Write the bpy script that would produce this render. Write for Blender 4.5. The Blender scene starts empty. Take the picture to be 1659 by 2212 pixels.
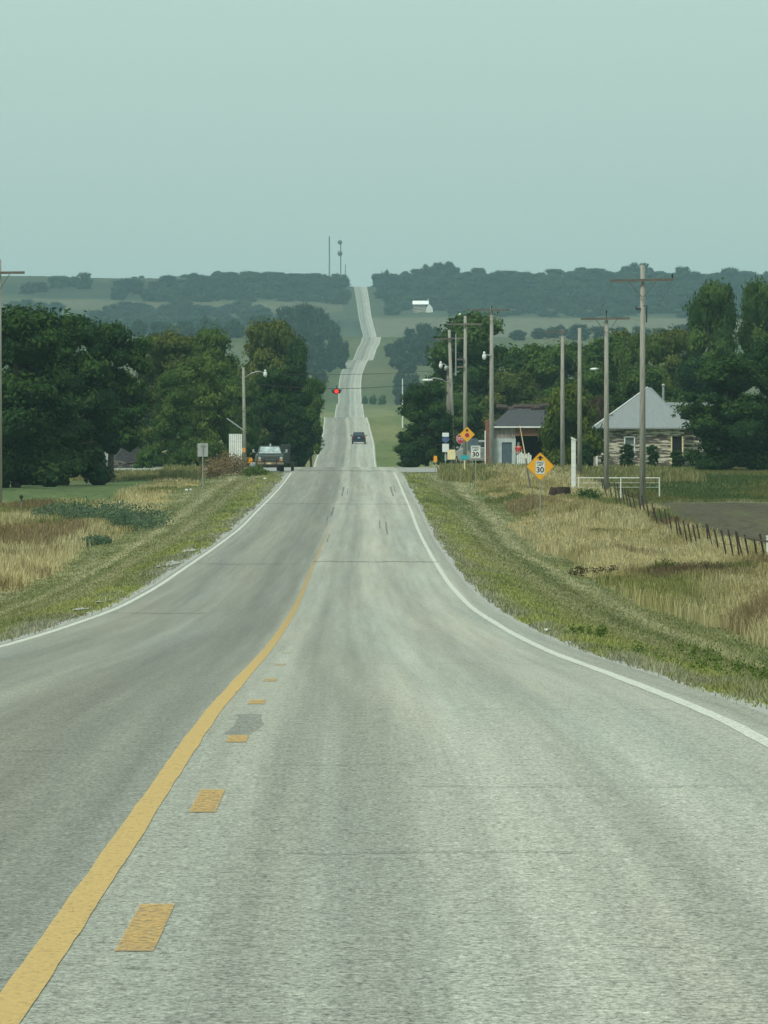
import bpy, math, random
import numpy as np
from mathutils import Vector, Matrix
rng = np.random.default_rng(7); random.seed(7)
F = 17400.0; E = 1.35; HY = 960.0; CX = 829.5      # long lens: focal length in units of a 1659 px wide picture; eye height
sc = bpy.context.scene
# ------------------------------------------------------------------ camera, world, sun, exposure
cam = bpy.data.cameras.new('camera'); co = bpy.data.objects.new('camera', cam); sc.collection.objects.link(co)
co.location = (0, 0, E); co.rotation_euler = (math.radians(90), 0, 0)
cam.sensor_fit = 'HORIZONTAL'; cam.sensor_width = 36; cam.lens = F/1659*36
cam.shift_y = -(1105.5-HY)/1659; cam.clip_start = 0.5; cam.clip_end = 40000
sc.camera = co
sc.render.resolution_x = 768; sc.render.resolution_y = 1024
world = bpy.data.worlds.new('World'); sc.world = world; world.use_nodes = True
wn = world.node_tree; wn.nodes.clear()
SUN_EL, SUN_AZ = math.radians(52), math.radians(215)
sky = wn.nodes.new('ShaderNodeTexSky'); sky.sky_type = 'NISHITA'; sky.sun_disc = False
sky.sun_elevation = SUN_EL; sky.sun_rotation = SUN_AZ; sky.dust_density = 6; sky.air_density = 1.5; sky.ozone_density = 2
tc = wn.nodes.new('ShaderNodeTexCoord'); sep = wn.nodes.new('ShaderNodeSeparateXYZ')
wn.links.new(tc.outputs['Generated'], sep.inputs[0])
ramp = wn.nodes.new('ShaderNodeValToRGB'); wn.links.new(sep.outputs['Z'], ramp.inputs[0])
r = ramp.color_ramp; r.elements[0].position = 0.0; r.elements[0].color = (.428, .550, .515, 1)
r.elements[1].position = 0.06; r.elements[1].color = (.535, .725, .645, 1)
e = r.elements.new(0.5); e.color = (.52, .70, .66, 1)
sc10 = wn.nodes.new('ShaderNodeVectorMath'); sc10.operation = 'SCALE'; sc10.inputs['Scale'].default_value = 10.0
wn.links.new(ramp.outputs[0], sc10.inputs[0])
mx = wn.nodes.new('ShaderNodeMix'); mx.data_type = 'RGBA'; mx.inputs[0].default_value = 0.93
wn.links.new(sky.outputs[0], mx.inputs[6]); wn.links.new(sc10.outputs[0], mx.inputs[7])
bg = wn.nodes.new('ShaderNodeBackground'); bg.inputs[1].default_value = 0.1
wn.links.new(mx.outputs[2], bg.inputs[0])
wo = wn.nodes.new('ShaderNodeOutputWorld'); wn.links.new(bg.outputs[0], wo.inputs[0])
sl = bpy.data.lights.new('sun', 'SUN'); sl.energy = 2.65; sl.angle = math.radians(12); sl.color = (1.0, .97, .86)
so = bpy.data.objects.new('sun', sl); sc.collection.objects.link(so)
d = Vector((math.sin(SUN_AZ)*math.cos(SUN_EL), math.cos(SUN_AZ)*math.cos(SUN_EL), math.sin(SUN_EL)))
so.rotation_euler = d.to_track_quat('Z', 'Y').to_euler(); so.location = (0, -20, 60)
vs = sc.view_settings; vs.view_transform = 'Standard'; vs.look = 'None'; vs.exposure = 0.0; vs.gamma = 1
sc.cycles.volume_bounces = 1

# ------------------------------------------------------------------ helpers
col = sc.collection
def P(x, y, Y): return Vector(((x-CX)*Y/F, Y, E+(HY-y)*Y/F))
def XX(x, Y): return (x-CX)*Y/F
def link(o, parent=None):
    col.objects.link(o)
    if parent is not None: o.parent = parent
    return o
def tag(o, label=None, cat=None, group=None, kind=None):
    if label: o['label'] = label
    if cat: o['category'] = cat
    if group: o['group'] = group
    if kind: o['kind'] = kind
    return o
def empty(name, loc, rz=0, label=None, cat=None, group=None):
    o = bpy.data.objects.new(name, None); o.location = loc; o.rotation_euler = (0, 0, rz); o.empty_display_size = .3
    link(o); return tag(o, label, cat, group)
def np_mesh(name, V, Fq, mat, parent=None, smooth=False, attrs=None, mesh_only=False, tris=None):
    """V (n,3), Fq (m,4) quads, tris (k,3)"""
    me = bpy.data.meshes.new(name); V = np.asarray(V, dtype=np.float32)
    Fq = np.zeros((0, 4), int) if Fq is None else np.asarray(Fq)
    tris = np.zeros((0, 3), int) if tris is None else np.asarray(tris)
    me.vertices.add(len(V)); me.vertices.foreach_set('co', V.ravel())
    nl = Fq.size + tris.size; me.loops.add(nl)
    me.loops.foreach_set('vertex_index', np.concatenate([Fq.ravel(), tris.ravel()]).astype(np.int32))
    n = len(Fq)+len(tris); me.polygons.add(n)
    st = np.concatenate([np.arange(len(Fq))*4, Fq.size+np.arange(len(tris))*3]).astype(np.int32)
    me.polygons.foreach_set('loop_start', st)
    me.polygons.foreach_set('use_smooth', np.full(n, smooth))
    for k, a in (attrs or {}).items():
        a = np.asarray(a, dtype=np.float32)
        if a.ndim == 1:
            at = me.attributes.new(k, 'FLOAT', 'POINT'); at.data.foreach_set('value', a)
        else:
            if a.shape[1] == 3: a = np.hstack([a, np.ones((len(a), 1), np.float32)])
            at = me.attributes.new(k, 'FLOAT_COLOR', 'POINT'); at.data.foreach_set('color', a.ravel())
    me.update(calc_edges=True); me.validate()
    if mat: me.materials.append(mat)
    if mesh_only: return me
    return link(bpy.data.objects.new(name, me), parent)
class MB:
    def __init__(s): s.v = []; s.f = []
    def add(s, V, Fs):
        b = len(s.v); s.v += [tuple(p) for p in V]; s.f += [tuple(i+b for i in f) for f in Fs]; return s
    def box(s, c, d, rz=0, ry=0, rx=0, bev=0):
        m = Matrix.Translation(c) @ Matrix.Rotation(rz, 4, 'Z') @ Matrix.Rotation(ry, 4, 'Y') @ Matrix.Rotation(rx, 4, 'X')
        x, y, z = d[0]/2, d[1]/2, d[2]/2
        if bev <= 0:
            V = [m @ Vector((a*x, b*y, c_*z)) for a in (-1, 1) for b in (-1, 1) for c_ in (-1, 1)]
            return s.add(V, [(0,1,3,2),(4,6,7,5),(0,4,5,1),(2,3,7,6),(0,2,6,4),(1,5,7,3)])
        k = bev; pr = []
        for zz, ins in ((-z, k), (-z+k, 0), (z-k, 0), (z, k)):
            for a, b in ((-1,-1),(1,-1),(1,1),(-1,1)):
                if ins: pr.append([(a*(x-k), b*(y-k), zz)]*2)
                else:
                    p1 = (a*(x-k), b*y, zz); p2 = (a*x, b*(y-k), zz)
                    pr.append([p1, p2] if a*b < 0 else [p2, p1])
        V = []
        for q in pr: V += [m @ Vector(q[0]), m @ Vector(q[1])]
        Fs = [tuple(range(7, -1, -1)), tuple(range(24, 32))]
        for i in range(3):
            for j in range(8): Fs.append((i*8+j, i*8+(j+1) % 8, (i+1)*8+(j+1) % 8, (i+1)*8+j))
        return s.add(V, Fs)
    def tube(s, pts, rad, n=8, cap=True):
        pts = [Vector(p) for p in pts]; rad = rad if hasattr(rad, '__len__') else [rad]*len(pts)
        V = []; Fs = []
        for i, p in enumerate(pts):
            t = (pts[min(i+1, len(pts)-1)]-pts[max(i-1, 0)]).normalized()
            a = t.cross(Vector((0, 0, 1))) if abs(t.z) < .95 else t.cross(Vector((1, 0, 0)))
            a.normalize(); b = t.cross(a)
            for k in range(n):
                an = 2*math.pi*k/n; V.append(p+(a*math.cos(an)+b*math.sin(an))*rad[i])
        for i in range(len(pts)-1):
            for k in range(n): Fs.append((i*n+k, i*n+(k+1) % n, (i+1)*n+(k+1) % n, (i+1)*n+k))
        if cap: Fs += [tuple(range(n-1, -1, -1)), tuple(range((len(pts)-1)*n, len(pts)*n))]
        return s.add(V, Fs)
    def ell(s, c, r, nu=12, nv=8):
        V = []; Fs = []
        for j in range(nv+1):
            th = math.pi*j/nv
            for i in range(nu):
                ph = 2*math.pi*i/nu
                V.append((c[0]+r[0]*math.sin(th)*math.cos(ph), c[1]+r[1]*math.sin(th)*math.sin(ph), c[2]+r[2]*math.cos(th)))
        for j in range(nv):
            for i in range(nu): Fs.append((j*nu+i, (j+1)*nu+i, (j+1)*nu+(i+1) % nu, j*nu+(i+1) % nu))
        return s.add(V, Fs)
    def prism(s, poly, y0, y1):          # polygon in the XZ plane, extruded along Y
        n = len(poly); V = [(p[0], y0, p[1]) for p in poly]+[(p[0], y1, p[1]) for p in poly]
        Fs = [tuple(range(n)), tuple(range(2*n-1, n-1, -1))]+[(i, i+n, (i+1) % n+n, (i+1) % n) for i in range(n)]
        return s.add(V, Fs)
    def prismx(s, poly, x0, x1):         # polygon in the YZ plane, extruded along X
        n = len(poly); V = [(x0, p[0], p[1]) for p in poly]+[(x1, p[0], p[1]) for p in poly]
        Fs = [tuple(range(n)), tuple(range(2*n-1, n-1, -1))]+[(i, i+n, (i+1) % n+n, (i+1) % n) for i in range(n)]
        return s.add(V, Fs)
    def poly(s, V, th=0): return s.add(V, [tuple(range(len(V)))])
    def loft(s, secs):
        n = len(secs[0]); V = [p for q in secs for p in q]; Fs = [tuple(range(n)), tuple(range(len(V)-1, len(V)-n-1, -1))]
        for i in range(len(secs)-1):
            for k in range(n): Fs.append((i*n+k, (i+1)*n+k, (i+1)*n+(k+1) % n, i*n+(k+1) % n))
        return s.add(V, Fs)
    def build(s, name, mat, parent=None, smooth=False, label=None, loc=None):
        me = bpy.data.meshes.new(name); me.from_pydata([tuple(v) for v in s.v], [], s.f); me.validate()
        import bmesh
        bm = bmesh.new(); bm.from_mesh(me); bmesh.ops.recalc_face_normals(bm, faces=bm.faces); bm.to_mesh(me); bm.free()
        if smooth:
            me.polygons.foreach_set('use_smooth', [True]*len(me.polygons))
        me.materials.append(mat); o = bpy.data.objects.new(name, me); link(o, parent)
        if loc is not None: o.location = loc
        if label: o['label'] = label
        return o
def text_obj(name, txt, w, h, centre, mat, parent, th=.006, bold=0.0, align='CENTER'):
    cu = bpy.data.curves.new('t', 'FONT'); cu.body = txt; cu.size = 1; cu.offset = bold; cu.extrude = .01
    ob = bpy.data.objects.new('t', cu); col.objects.link(ob)
    dg = bpy.context.evaluated_depsgraph_get(); me = bpy.data.meshes.new_from_object(ob.evaluated_get(dg))
    bpy.data.objects.remove(ob); bpy.data.curves.remove(cu)
    V = np.array([v.co[:] for v in me.vertices]); mn, mx_ = V.min(0), V.max(0); c = (mn+mx_)/2
    V = (V-c)/np.maximum(mx_-mn, 1e-6)*np.array([w, h, th])
    for i, v in enumerate(me.vertices): v.co = (V[i, 0]+centre[0], -V[i, 2]+centre[1], V[i, 1]+centre[2])
    me.materials.append(mat); me.name = name
    return link(bpy.data.objects.new(name, me), parent)
def copy_tree(o, parent=None):
    c = o.copy(); col.objects.link(c); c.parent = parent
    for ch in list(o.children): copy_tree(ch, c)
    return c
# ---- value noise
def vnoise(x, y, seed=0):
    xi = np.floor(x).astype(np.int64); yi = np.floor(y).astype(np.int64); fx = x-xi; fy = y-yi
    fx = fx*fx*(3-2*fx); fy = fy*fy*(3-2*fy)
    def h(a, b):
        n = (a*374761393+b*668265263+seed*974711) & 0xffffffff
        n = ((n ^ (n >> 13))*1274126177) & 0xffffffff
        return ((n ^ (n >> 16)) & 0xffff)/65535.0
    return (h(xi, yi)*(1-fx)+h(xi+1, yi)*fx)*(1-fy)+(h(xi, yi+1)*(1-fx)+h(xi+1, yi+1)*fx)*fy
def fbm(x, y, seed=0, o=4):
    s = 0; a = .5; t = 0
    for i in range(o): s = s+a*vnoise(x*2**i, y*2**i, seed+i); t += a; a *= .5
    return s/t
def sstep(a, b, x): t = np.clip((x-a)/(b-a), 0, 1); return t*t*(3-2*t)

# ------------------------------------------------------------------ materials
def nodemat(name):
    m = bpy.data.materials.new(name); m.use_nodes = True; nt = m.node_tree
    return m, nt, nt.nodes['Principled BSDF']
def plain(name, c, rough=.7, metal=0, var=.25, scale=3.0, stretch=(1, 1, 1), bump=.0, spec=None, c2=None, thr=None, detail=6):
    """procedural: base colour broken up by object space noise, optionally a second colour in worn patches"""
    m, nt, b = nodemat(name); N = nt.nodes; L = nt.links
    t = N.new('ShaderNodeTexCoord'); mp = N.new('ShaderNodeMapping'); mp.inputs['Scale'].default_value = stretch
    L.new(t.outputs['Object'], mp.inputs[0])
    n = N.new('ShaderNodeTexNoise'); n.inputs['Scale'].default_value = scale; n.inputs['Detail'].default_value = detail
    L.new(mp.outputs[0], n.inputs['Vector'])
    rp = N.new('ShaderNodeValToRGB'); L.new(n.outputs[0], rp.inputs[0])
    lo = [max(0, v*(1-var)) for v in c]; hi = [min(1, v*(1+var)) for v in c]
    rp.color_ramp.elements[0].position = .3; rp.color_ramp.elements[1].position = .7
    rp.color_ramp.elements[0].color = (*lo, 1); rp.color_ramp.elements[1].color = (*hi, 1)
    out = rp.outputs[0]
    if c2:
        n2 = N.new('ShaderNodeTexNoise'); n2.inputs['Scale'].default_value = scale*.9; n2.inputs['Detail'].default_value = 8
        n2.inputs['Roughness'].default_value = .65
        mp2 = N.new('ShaderNodeMapping'); mp2.inputs['Scale'].default_value = stretch; mp2.inputs['Location'].default_value = (7, 3, 1)
        L.new(t.outputs['Object'], mp2.inputs[0]); L.new(mp2.outputs[0], n2.inputs['Vector'])
        r2 = N.new('ShaderNodeValToRGB'); L.new(n2.outputs[0], r2.inputs[0])
        r2.color_ramp.elements[0].position = thr-.03; r2.color_ramp.elements[1].position = thr+.03
        mm = N.new('ShaderNodeMix'); mm.data_type = 'RGBA'; L.new(r2.outputs[0], mm.inputs[0]); L.new(out, mm.inputs[6])
        mm.inputs[7].default_value = (*c2, 1); out = mm.outputs[2]
    L.new(out, b.inputs['Base Color']); b.inputs['Roughness'].default_value = rough; b.inputs['Metallic'].default_value = metal
    if spec is not None: b.inputs['Specular IOR Level'].default_value = spec
    if bump:
        bp = N.new('ShaderNodeBump'); bp.inputs['Strength'].default_value = bump; bp.inputs['Distance'].default_value = .02
        L.new(n.outputs[0], bp.inputs['Height']); L.new(bp.outputs[0], b.inputs['Normal'])
    return m
def leafmat(name, c, c2):
    m, nt, b = nodemat(name); N = nt.nodes; L = nt.links
    at = N.new('ShaderNodeAttribute'); at.attribute_name = 'var'
    mm = N.new('ShaderNodeMix'); mm.data_type = 'RGBA'; mm.inputs[6].default_value = (*c, 1); mm.inputs[7].default_value = (*c2, 1)
    L.new(at.outputs['Fac'], mm.inputs[0]); L.new(mm.outputs[2], b.inputs['Base Color'])
    b.inputs['Roughness'].default_value = .75; b.inputs['Specular IOR Level'].default_value = .12
    tr = N.new('ShaderNodeBsdfTranslucent'); L.new(mm.outputs[2], tr.inputs[0])
    ms = N.new('ShaderNodeMixShader'); ms.inputs[0].default_value = .2
    L.new(b.outputs[0], ms.inputs[1]); L.new(tr.outputs[0], ms.inputs[2]); L.new(ms.outputs[0], N['Material Output'].inputs[0])
    return m
def colattr_mat(name, rough=.95, noise=(), bump=0, translucent=0):
    """vertex colour 'Col' times procedural noises: (scale vector, lo, hi, detail)"""
    m, nt, b = nodemat(name); N = nt.nodes; L = nt.links
    at = N.new('ShaderNodeAttribute'); at.attribute_name = 'Col'; out = at.outputs['Color']
    g = N.new('ShaderNodeNewGeometry'); last = None
    for (sv, lo, hi, det) in noise:
        mp = N.new('ShaderNodeMapping'); mp.inputs['Scale'].default_value = sv; L.new(g.outputs['Position'], mp.inputs[0])
        n = N.new('ShaderNodeTexNoise'); n.inputs['Scale'].default_value = 1; n.inputs['Detail'].default_value = det
        n.inputs['Roughness'].default_value = .6; L.new(mp.outputs[0], n.inputs['Vector'])
        r_ = N.new('ShaderNodeMapRange'); r_.inputs[1].default_value = .32; r_.inputs[2].default_value = .68
        r_.inputs[3].default_value = lo; r_.inputs[4].default_value = hi; L.new(n.outputs[0], r_.inputs[0])
        vm = N.new('ShaderNodeVectorMath'); vm.operation = 'SCALE'; L.new(out, vm.inputs[0]); L.new(r_.outputs[0], vm.inputs['Scale'])
        out = vm.outputs[0]; last = n
    L.new(out, b.inputs['Base Color']); b.inputs['Roughness'].default_value = rough; b.inputs['Specular IOR Level'].default_value = .1
    if bump and last:
        bp = N.new('ShaderNodeBump'); bp.inputs['Strength'].default_value = bump; bp.inputs['Distance'].default_value = .05
        L.new(last.outputs[0], bp.inputs['Height']); L.new(bp.outputs[0], b.inputs['Normal'])
    if translucent:
        tr = N.new('ShaderNodeBsdfTranslucent'); L.new(out, tr.inputs[0])
        ms = N.new('ShaderNodeMixShader'); ms.inputs[0].default_value = translucent
        L.new(b.outputs[0], ms.inputs[1]); L.new(tr.outputs[0], ms.inputs[2]); L.new(ms.outputs[0], N['Material Output'].inputs[0])
    return m
M = dict(
    leaf_dark=leafmat('leaf_dark', (.009, .032, .010), (.050, .100, .018)),
    leaf_mid=leafmat('leaf_mid', (.022, .058, .012), (.095, .155, .030)),
    leaf_light=leafmat('leaf_light', (.042, .082, .018), (.140, .200, .038)),
    leaf_olive=leafmat('leaf_olive', (.034, .058, .012), (.135, .160, .032)),
    leaf_moss=leafmat('leaf_moss', (.035, .060, .008), (.12, .16, .020)),
    leaf_brown=leafmat('leaf_brown', (.045, .035, .020), (.10, .075, .042)),
    leaf_blue=leafmat('leaf_blue', (.055, .10, .060), (.13, .19, .11)),
    leaf_tan=leafmat('leaf_tan', (.14, .10, .05), (.30, .22, .12)),
    leaf_far=leafmat('leaf_far', (.008, .020, .014), (.045, .075, .036)),
    bark=plain('bark', (.085, .07, .055), .95, var=.4, scale=4, stretch=(3, 3, .5), bump=.4),
    pole=plain('weathered_pole_wood', (.27, .265, .23), .9, var=.35, scale=3, stretch=(9, 9, .5), bump=.3),
    poledark=plain('dark_pole_wood', (.16, .145, .125), .9, var=.35, scale=3, stretch=(9, 9, .5), bump=.3),
    armwood=plain('crossarm_wood', (.12, .112, .090), .9, var=.35, scale=3, stretch=(.6, 8, 8)),
    galv=plain('galvanised_steel', (.34, .36, .35), .5, .6, var=.15),
    white=plain('white_paint', (.66, .69, .66), .55, var=.12, scale=2, stretch=(1, 1, 3)),
    signwhite=plain('sign_white', (.68, .72, .70), .45, var=.06, scale=4),
    signyellow=plain('sign_yellow', (.78, .37, .010), .5, var=.06, scale=3),
    orange=plain('reflector_orange', (.85, .33, .02), .5, var=.08),
    black=plain('sign_black', (.012, .012, .014), .55, var=.1),
    signback=plain('sign_back', (.36, .38, .37), .55, .3, var=.12),
    red=plain('sign_red', (.42, .012, .028), .5, var=.1),
    blue=plain('sign_blue', (.06, .10, .24), .5, var=.2),
    turq=plain('sign_turquoise', (.03, .36, .42), .5, var=.15, scale=8),
    cream=plain('sign_cream', (.70, .60, .34), .6, var=.1, scale=6),
    rubber=plain('rubber', (.012, .012, .013), .8, var=.2),
    carblue=plain('dark_car_paint', (.018, .022, .040), .28, .3, var=.15),
    glass=plain('dark_glass', (.02, .028, .034), .08, 0, var=.1, spec=.9),
    glass_reflection=plain('windscreen_glass_reflection', (.34, .42, .42), .1, 0, var=.5, scale=2.5, spec=.8),  # reflected light is painted into the pale windscreen colour
    taillamp=plain('tail_lamp', (.25, .012, .012), .3, var=.1),
    headlamp=plain('head_lamp', (.45, .50, .48), .15, .3, var=.1),
    chrome=plain('chrome', (.55, .58, .56), .25, .9, var=.1),
    truckpaint=plain('faded_truck_paint', (.040, .055, .048), .5, .1, var=.3, scale=2, c2=(.12, .10, .075), thr=.62),
    tanpaint=plain('tan_bumper_paint', (.30, .24, .16), .6, var=.3),
    paleblue=plain('pale_blue_paint', (.30, .42, .50), .4, var=.15),
    rust=plain('rust', (.045, .026, .020), .9, var=.4, scale=5),
    brick=plain('old_brick', (.20, .085, .055), .92, var=.3, scale=9, c2=(.22, .19, .16), thr=.60),
    shingle=plain('grey_roof_shingles', (.050, .054, .060), .9, var=.25, scale=3, stretch=(1, 1, 4), c2=(.035, .034, .034), thr=.66),
    tin=plain('pale_tin_roof', (.225, .25, .255), .5, .15, var=.08, scale=2, stretch=(4, .5, 1)),
    peel=plain('peeling_boards', (.52, .49, .385), .9, var=.25, scale=2.0, stretch=(.5, .5, 4.5), c2=(.085, .068, .058), thr=.48, detail=10),
    stain=plain('stained_wall', (.27, .25, .23), .9, var=.35, scale=3, stretch=(3, 3, .6), c2=(.13, .10, .09), thr=.56),
    whitewash=plain('dirty_whitewash', (.44, .49, .49), .85, var=.18, scale=2, c2=(.26, .29, .28), thr=.64),
    doorblue=plain('blue_grey_door', (.075, .115, .15), .7, var=.2, scale=4),
    dark=plain('dark_interior', (.008, .009, .010), .95, var=.2),
    wood=plain('grey_old_wood', (.15, .14, .125), .95, var=.35, scale=4, stretch=(1, 1, 6)),
    screen=plain('window_glass', (.10, .13, .125), .3, var=.3, scale=3),
    gravel=plain('pale_gravel', (.34, .34, .31), .95, var=.35, scale=6, bump=.3),
    skin=plain('skin', (.45, .28, .2), .6, var=.08), shirt=plain('red_cloth', (.50, .025, .025), .85, var=.15),
    jeans=plain('grey_cloth', (.20, .22, .23), .9, var=.15), hair=plain('grey_hair', (.12, .10, .09), .8, var=.1),
)

# ------------------------------------------------------------------ terrain
def pchip(xs, ys):
    xs = np.array(xs, float); ys = np.array(ys, float); h = np.diff(xs); dl = np.diff(ys)/h; n = len(xs); dd = np.zeros(n)
    for i in range(1, n-1):
        if dl[i-1]*dl[i] > 0:
            w1 = 2*h[i]+h[i-1]; w2 = h[i]+2*h[i-1]; dd[i] = (w1+w2)/(w1/dl[i-1]+w2/dl[i])
    dd[0] = dl[0]; dd[-1] = dl[-1]
    def f(x):
        x = np.asarray(x, float); i = np.clip(np.searchsorted(xs, x)-1, 0, n-2); t = (x-xs[i])/h[i]
        return ((1+2*t)*(1-t)**2*ys[i]+t*(1-t)**2*h[i]*dd[i]+t*t*(3-2*t)*ys[i+1]+t*t*(t-1)*h[i]*dd[i+1])
    return f
def row(y, Y): return (Y, (HY-y)*Y/F)
prof = [(-200, -.2), (-60, -.70), (0, -1.35), (22, -1.59), row(1560, 54), row(1480, 70), row(1400, 103), row(1350, 132), row(1300, 168), row(1250, 204), row(1200, 247),
        row(1150, 306), row(1100, 372), row(1060, 450), row(1027, 530), row(1012, 580), row(1008.5, 612), (650, -1.95), (700, -2.6), (780, -3.5), (880, -3.3),
        row(1008, 925), row(999, 952), row(960, 1087), row(932, 1206), row(912, 1301), row(901, 1384), (1480, 4.6), (1700, 3.8), row(902, 1940), row(899, 1975),
        row(884, 2120), row(872, 2342), (2420, 11.4), row(869, 2520), row(845, 2600), row(822, 2680), row(808, 2740), row(799, 2790), row(777.5, 2860), (2910, 30.2), row(776, 2970),
        row(752, 3070), row(742, 3130), row(728, 3200), (3320, 42.2), (3800, 44), (4250, 50), row(728, 4440), row(700, 4580), row(682, 4700), row(657, 4870), row(632, 5050), row(619, 5200),
        (5400, 103), (6500, 95), (9000, 60), (14000, 20)]
zr = pchip(*zip(*prof))
def cxr(c, Y): return (Y, (c-CX)*Y/F)
xr = pchip(*zip(*[(-200, -.6), (0, -1.0), (22, -1.06), (44, -1.15), (65, -1.26), (96, -1.44), (129, -1.61), (171, -1.81), (218, -1.98), (273, -2.10), (306, -2.16), (369, -2.28), (460, -2.5), (534, -2.75), (600, -3.1), (780, -3.9),
        cxr(745.3, 951), cxr(750.2, 1087), cxr(749, 1206), cxr(748, 1301), cxr(746, 1384), cxr(754.8, 1965), cxr(754.6, 2100), cxr(755.7, 2342), cxr(756, 2520), cxr(755.5, 2600), cxr(756.4, 2680),
        cxr(758.9, 2740), cxr(762.5, 2790), cxr(774, 2860), cxr(784, 2970), cxr(793, 3070), cxr(799, 3130), cxr(803, 3200), cxr(799, 4440), cxr(793, 4560), cxr(788.3, 4700), cxr(784.9, 4870), cxr(781, 5050), cxr(778, 5200), (9000, -26)]))
wr = lambda Y: np.interp(Y, [0, 1300, 1400, 2000, 3200, 4440, 4700, 5200], [3.5, 3.5, 3.5, 3.5, 3.55, 3.5, 3.55, 4.0])   # half width of the carriageway
zL = pchip(*zip(*[(-200, -1.2), (0, -2.0), (100, -3.2), (225, -4.36), (353, -3.7), (405, -3.26), (471, -2.6), (520, -2.5), (560, -2.15), (600, -1.9), (650, -1.75), (700, -2.2), (800, -3.4), (950, -2.3), (1087, .0)]))
zR = pchip(*zip(*[(-200, -1.4), (0, -2.2), (100, -3.3), (150, -3.8), (279, -4.25), (323, -4.4), (362, -4.06), (421, -3.4), (471, -3.25), (518, -2.8), (545, -2.25), (600, -1.68), (650, -1.5), (700, -1.7), (800, -3.0), (950, -2.3), (1087, .0)]))
def gz(X, Y):
    X = np.asarray(X, float); Y = np.asarray(Y, float); u = X-xr(Y); z0 = zr(Y)
    side = np.where(u < 0, zL(np.clip(Y, -200, 1087)), zR(np.clip(Y, -200, 1087)))
    far = z0+.3*np.sin(Y*.01)
    k = sstep(950, 1080, Y); side = side*(1-k)+far*k
    t = sstep(4.0, 8.8, np.abs(u))
    cross = sstep(528, 556, Y)*(1-sstep(606, 640, Y)); t = t*(1-cross)+cross*sstep(10, 30, np.abs(u))
    z = z0*(1-t)+side*t
    z = z-.07*(1-sstep(3.6, 4.4, np.abs(u)))*0 - .05
    rough = sstep(5, 9, np.abs(u))
    z = z+rough*((fbm(X*.25+50, Y*.10, 3)-.5)*.30+(fbm(X*.05, Y*.02, 5)-.5)*.5*sstep(25, 60, np.abs(u)))*np.clip(1-cross, 0, 1)
    a = np.abs(u)                                    # far hills: cut at the crest, rolling sides
    z = z+5.5*sstep(4600, 5150, Y)*sstep(8, 45, a)
    z = z+sstep(2400, 4000, Y)*sstep(30, 160, a)*(fbm(X*.008+9, Y*.004, 11)-.5)*7
    return z + E
# --- colours of the ground by place (numpy, linear)
C = lambda *a: np.array(a)
GREEN, MOWN, DULL, TAN, STRAW, YEL, SOIL, LAWN, GRAV, FARF, FARD = C(.12, .155, .055), C(.19, .20, .090), C(.27, .26, .145), C(.38, .32, .155), C(.49, .43, .24), C(.27, .29, .085), C(.080, .070, .042), C(.088, .125, .045), C(.34, .33, .27), C(.19, .19, .10), C(.05, .07, .035)
def mixc(a, b, t): return a*(1-t[:, None])+b*t[:, None]
def tallmask(u, X, Y):
    b = 9.0+(fbm(Y*.05, Y*0+3, 21)-.5)*2.2
    bl = 9.4+(fbm(Y*.045, Y*0+8, 22)-.5)*2.5
    r_ = sstep(b-.5, b+.5, u)*(1-sstep(15.5, 16.2, u)*sstep(262, 285, Y))*(1-sstep(535, 552, Y))
    l_ = sstep(bl-.5, bl+.5, -u)*(1-sstep(418, 434, Y)*sstep(11, 13, -u))*(1-sstep(538, 550, Y))
    return np.where(u > 0, r_, l_)
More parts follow.
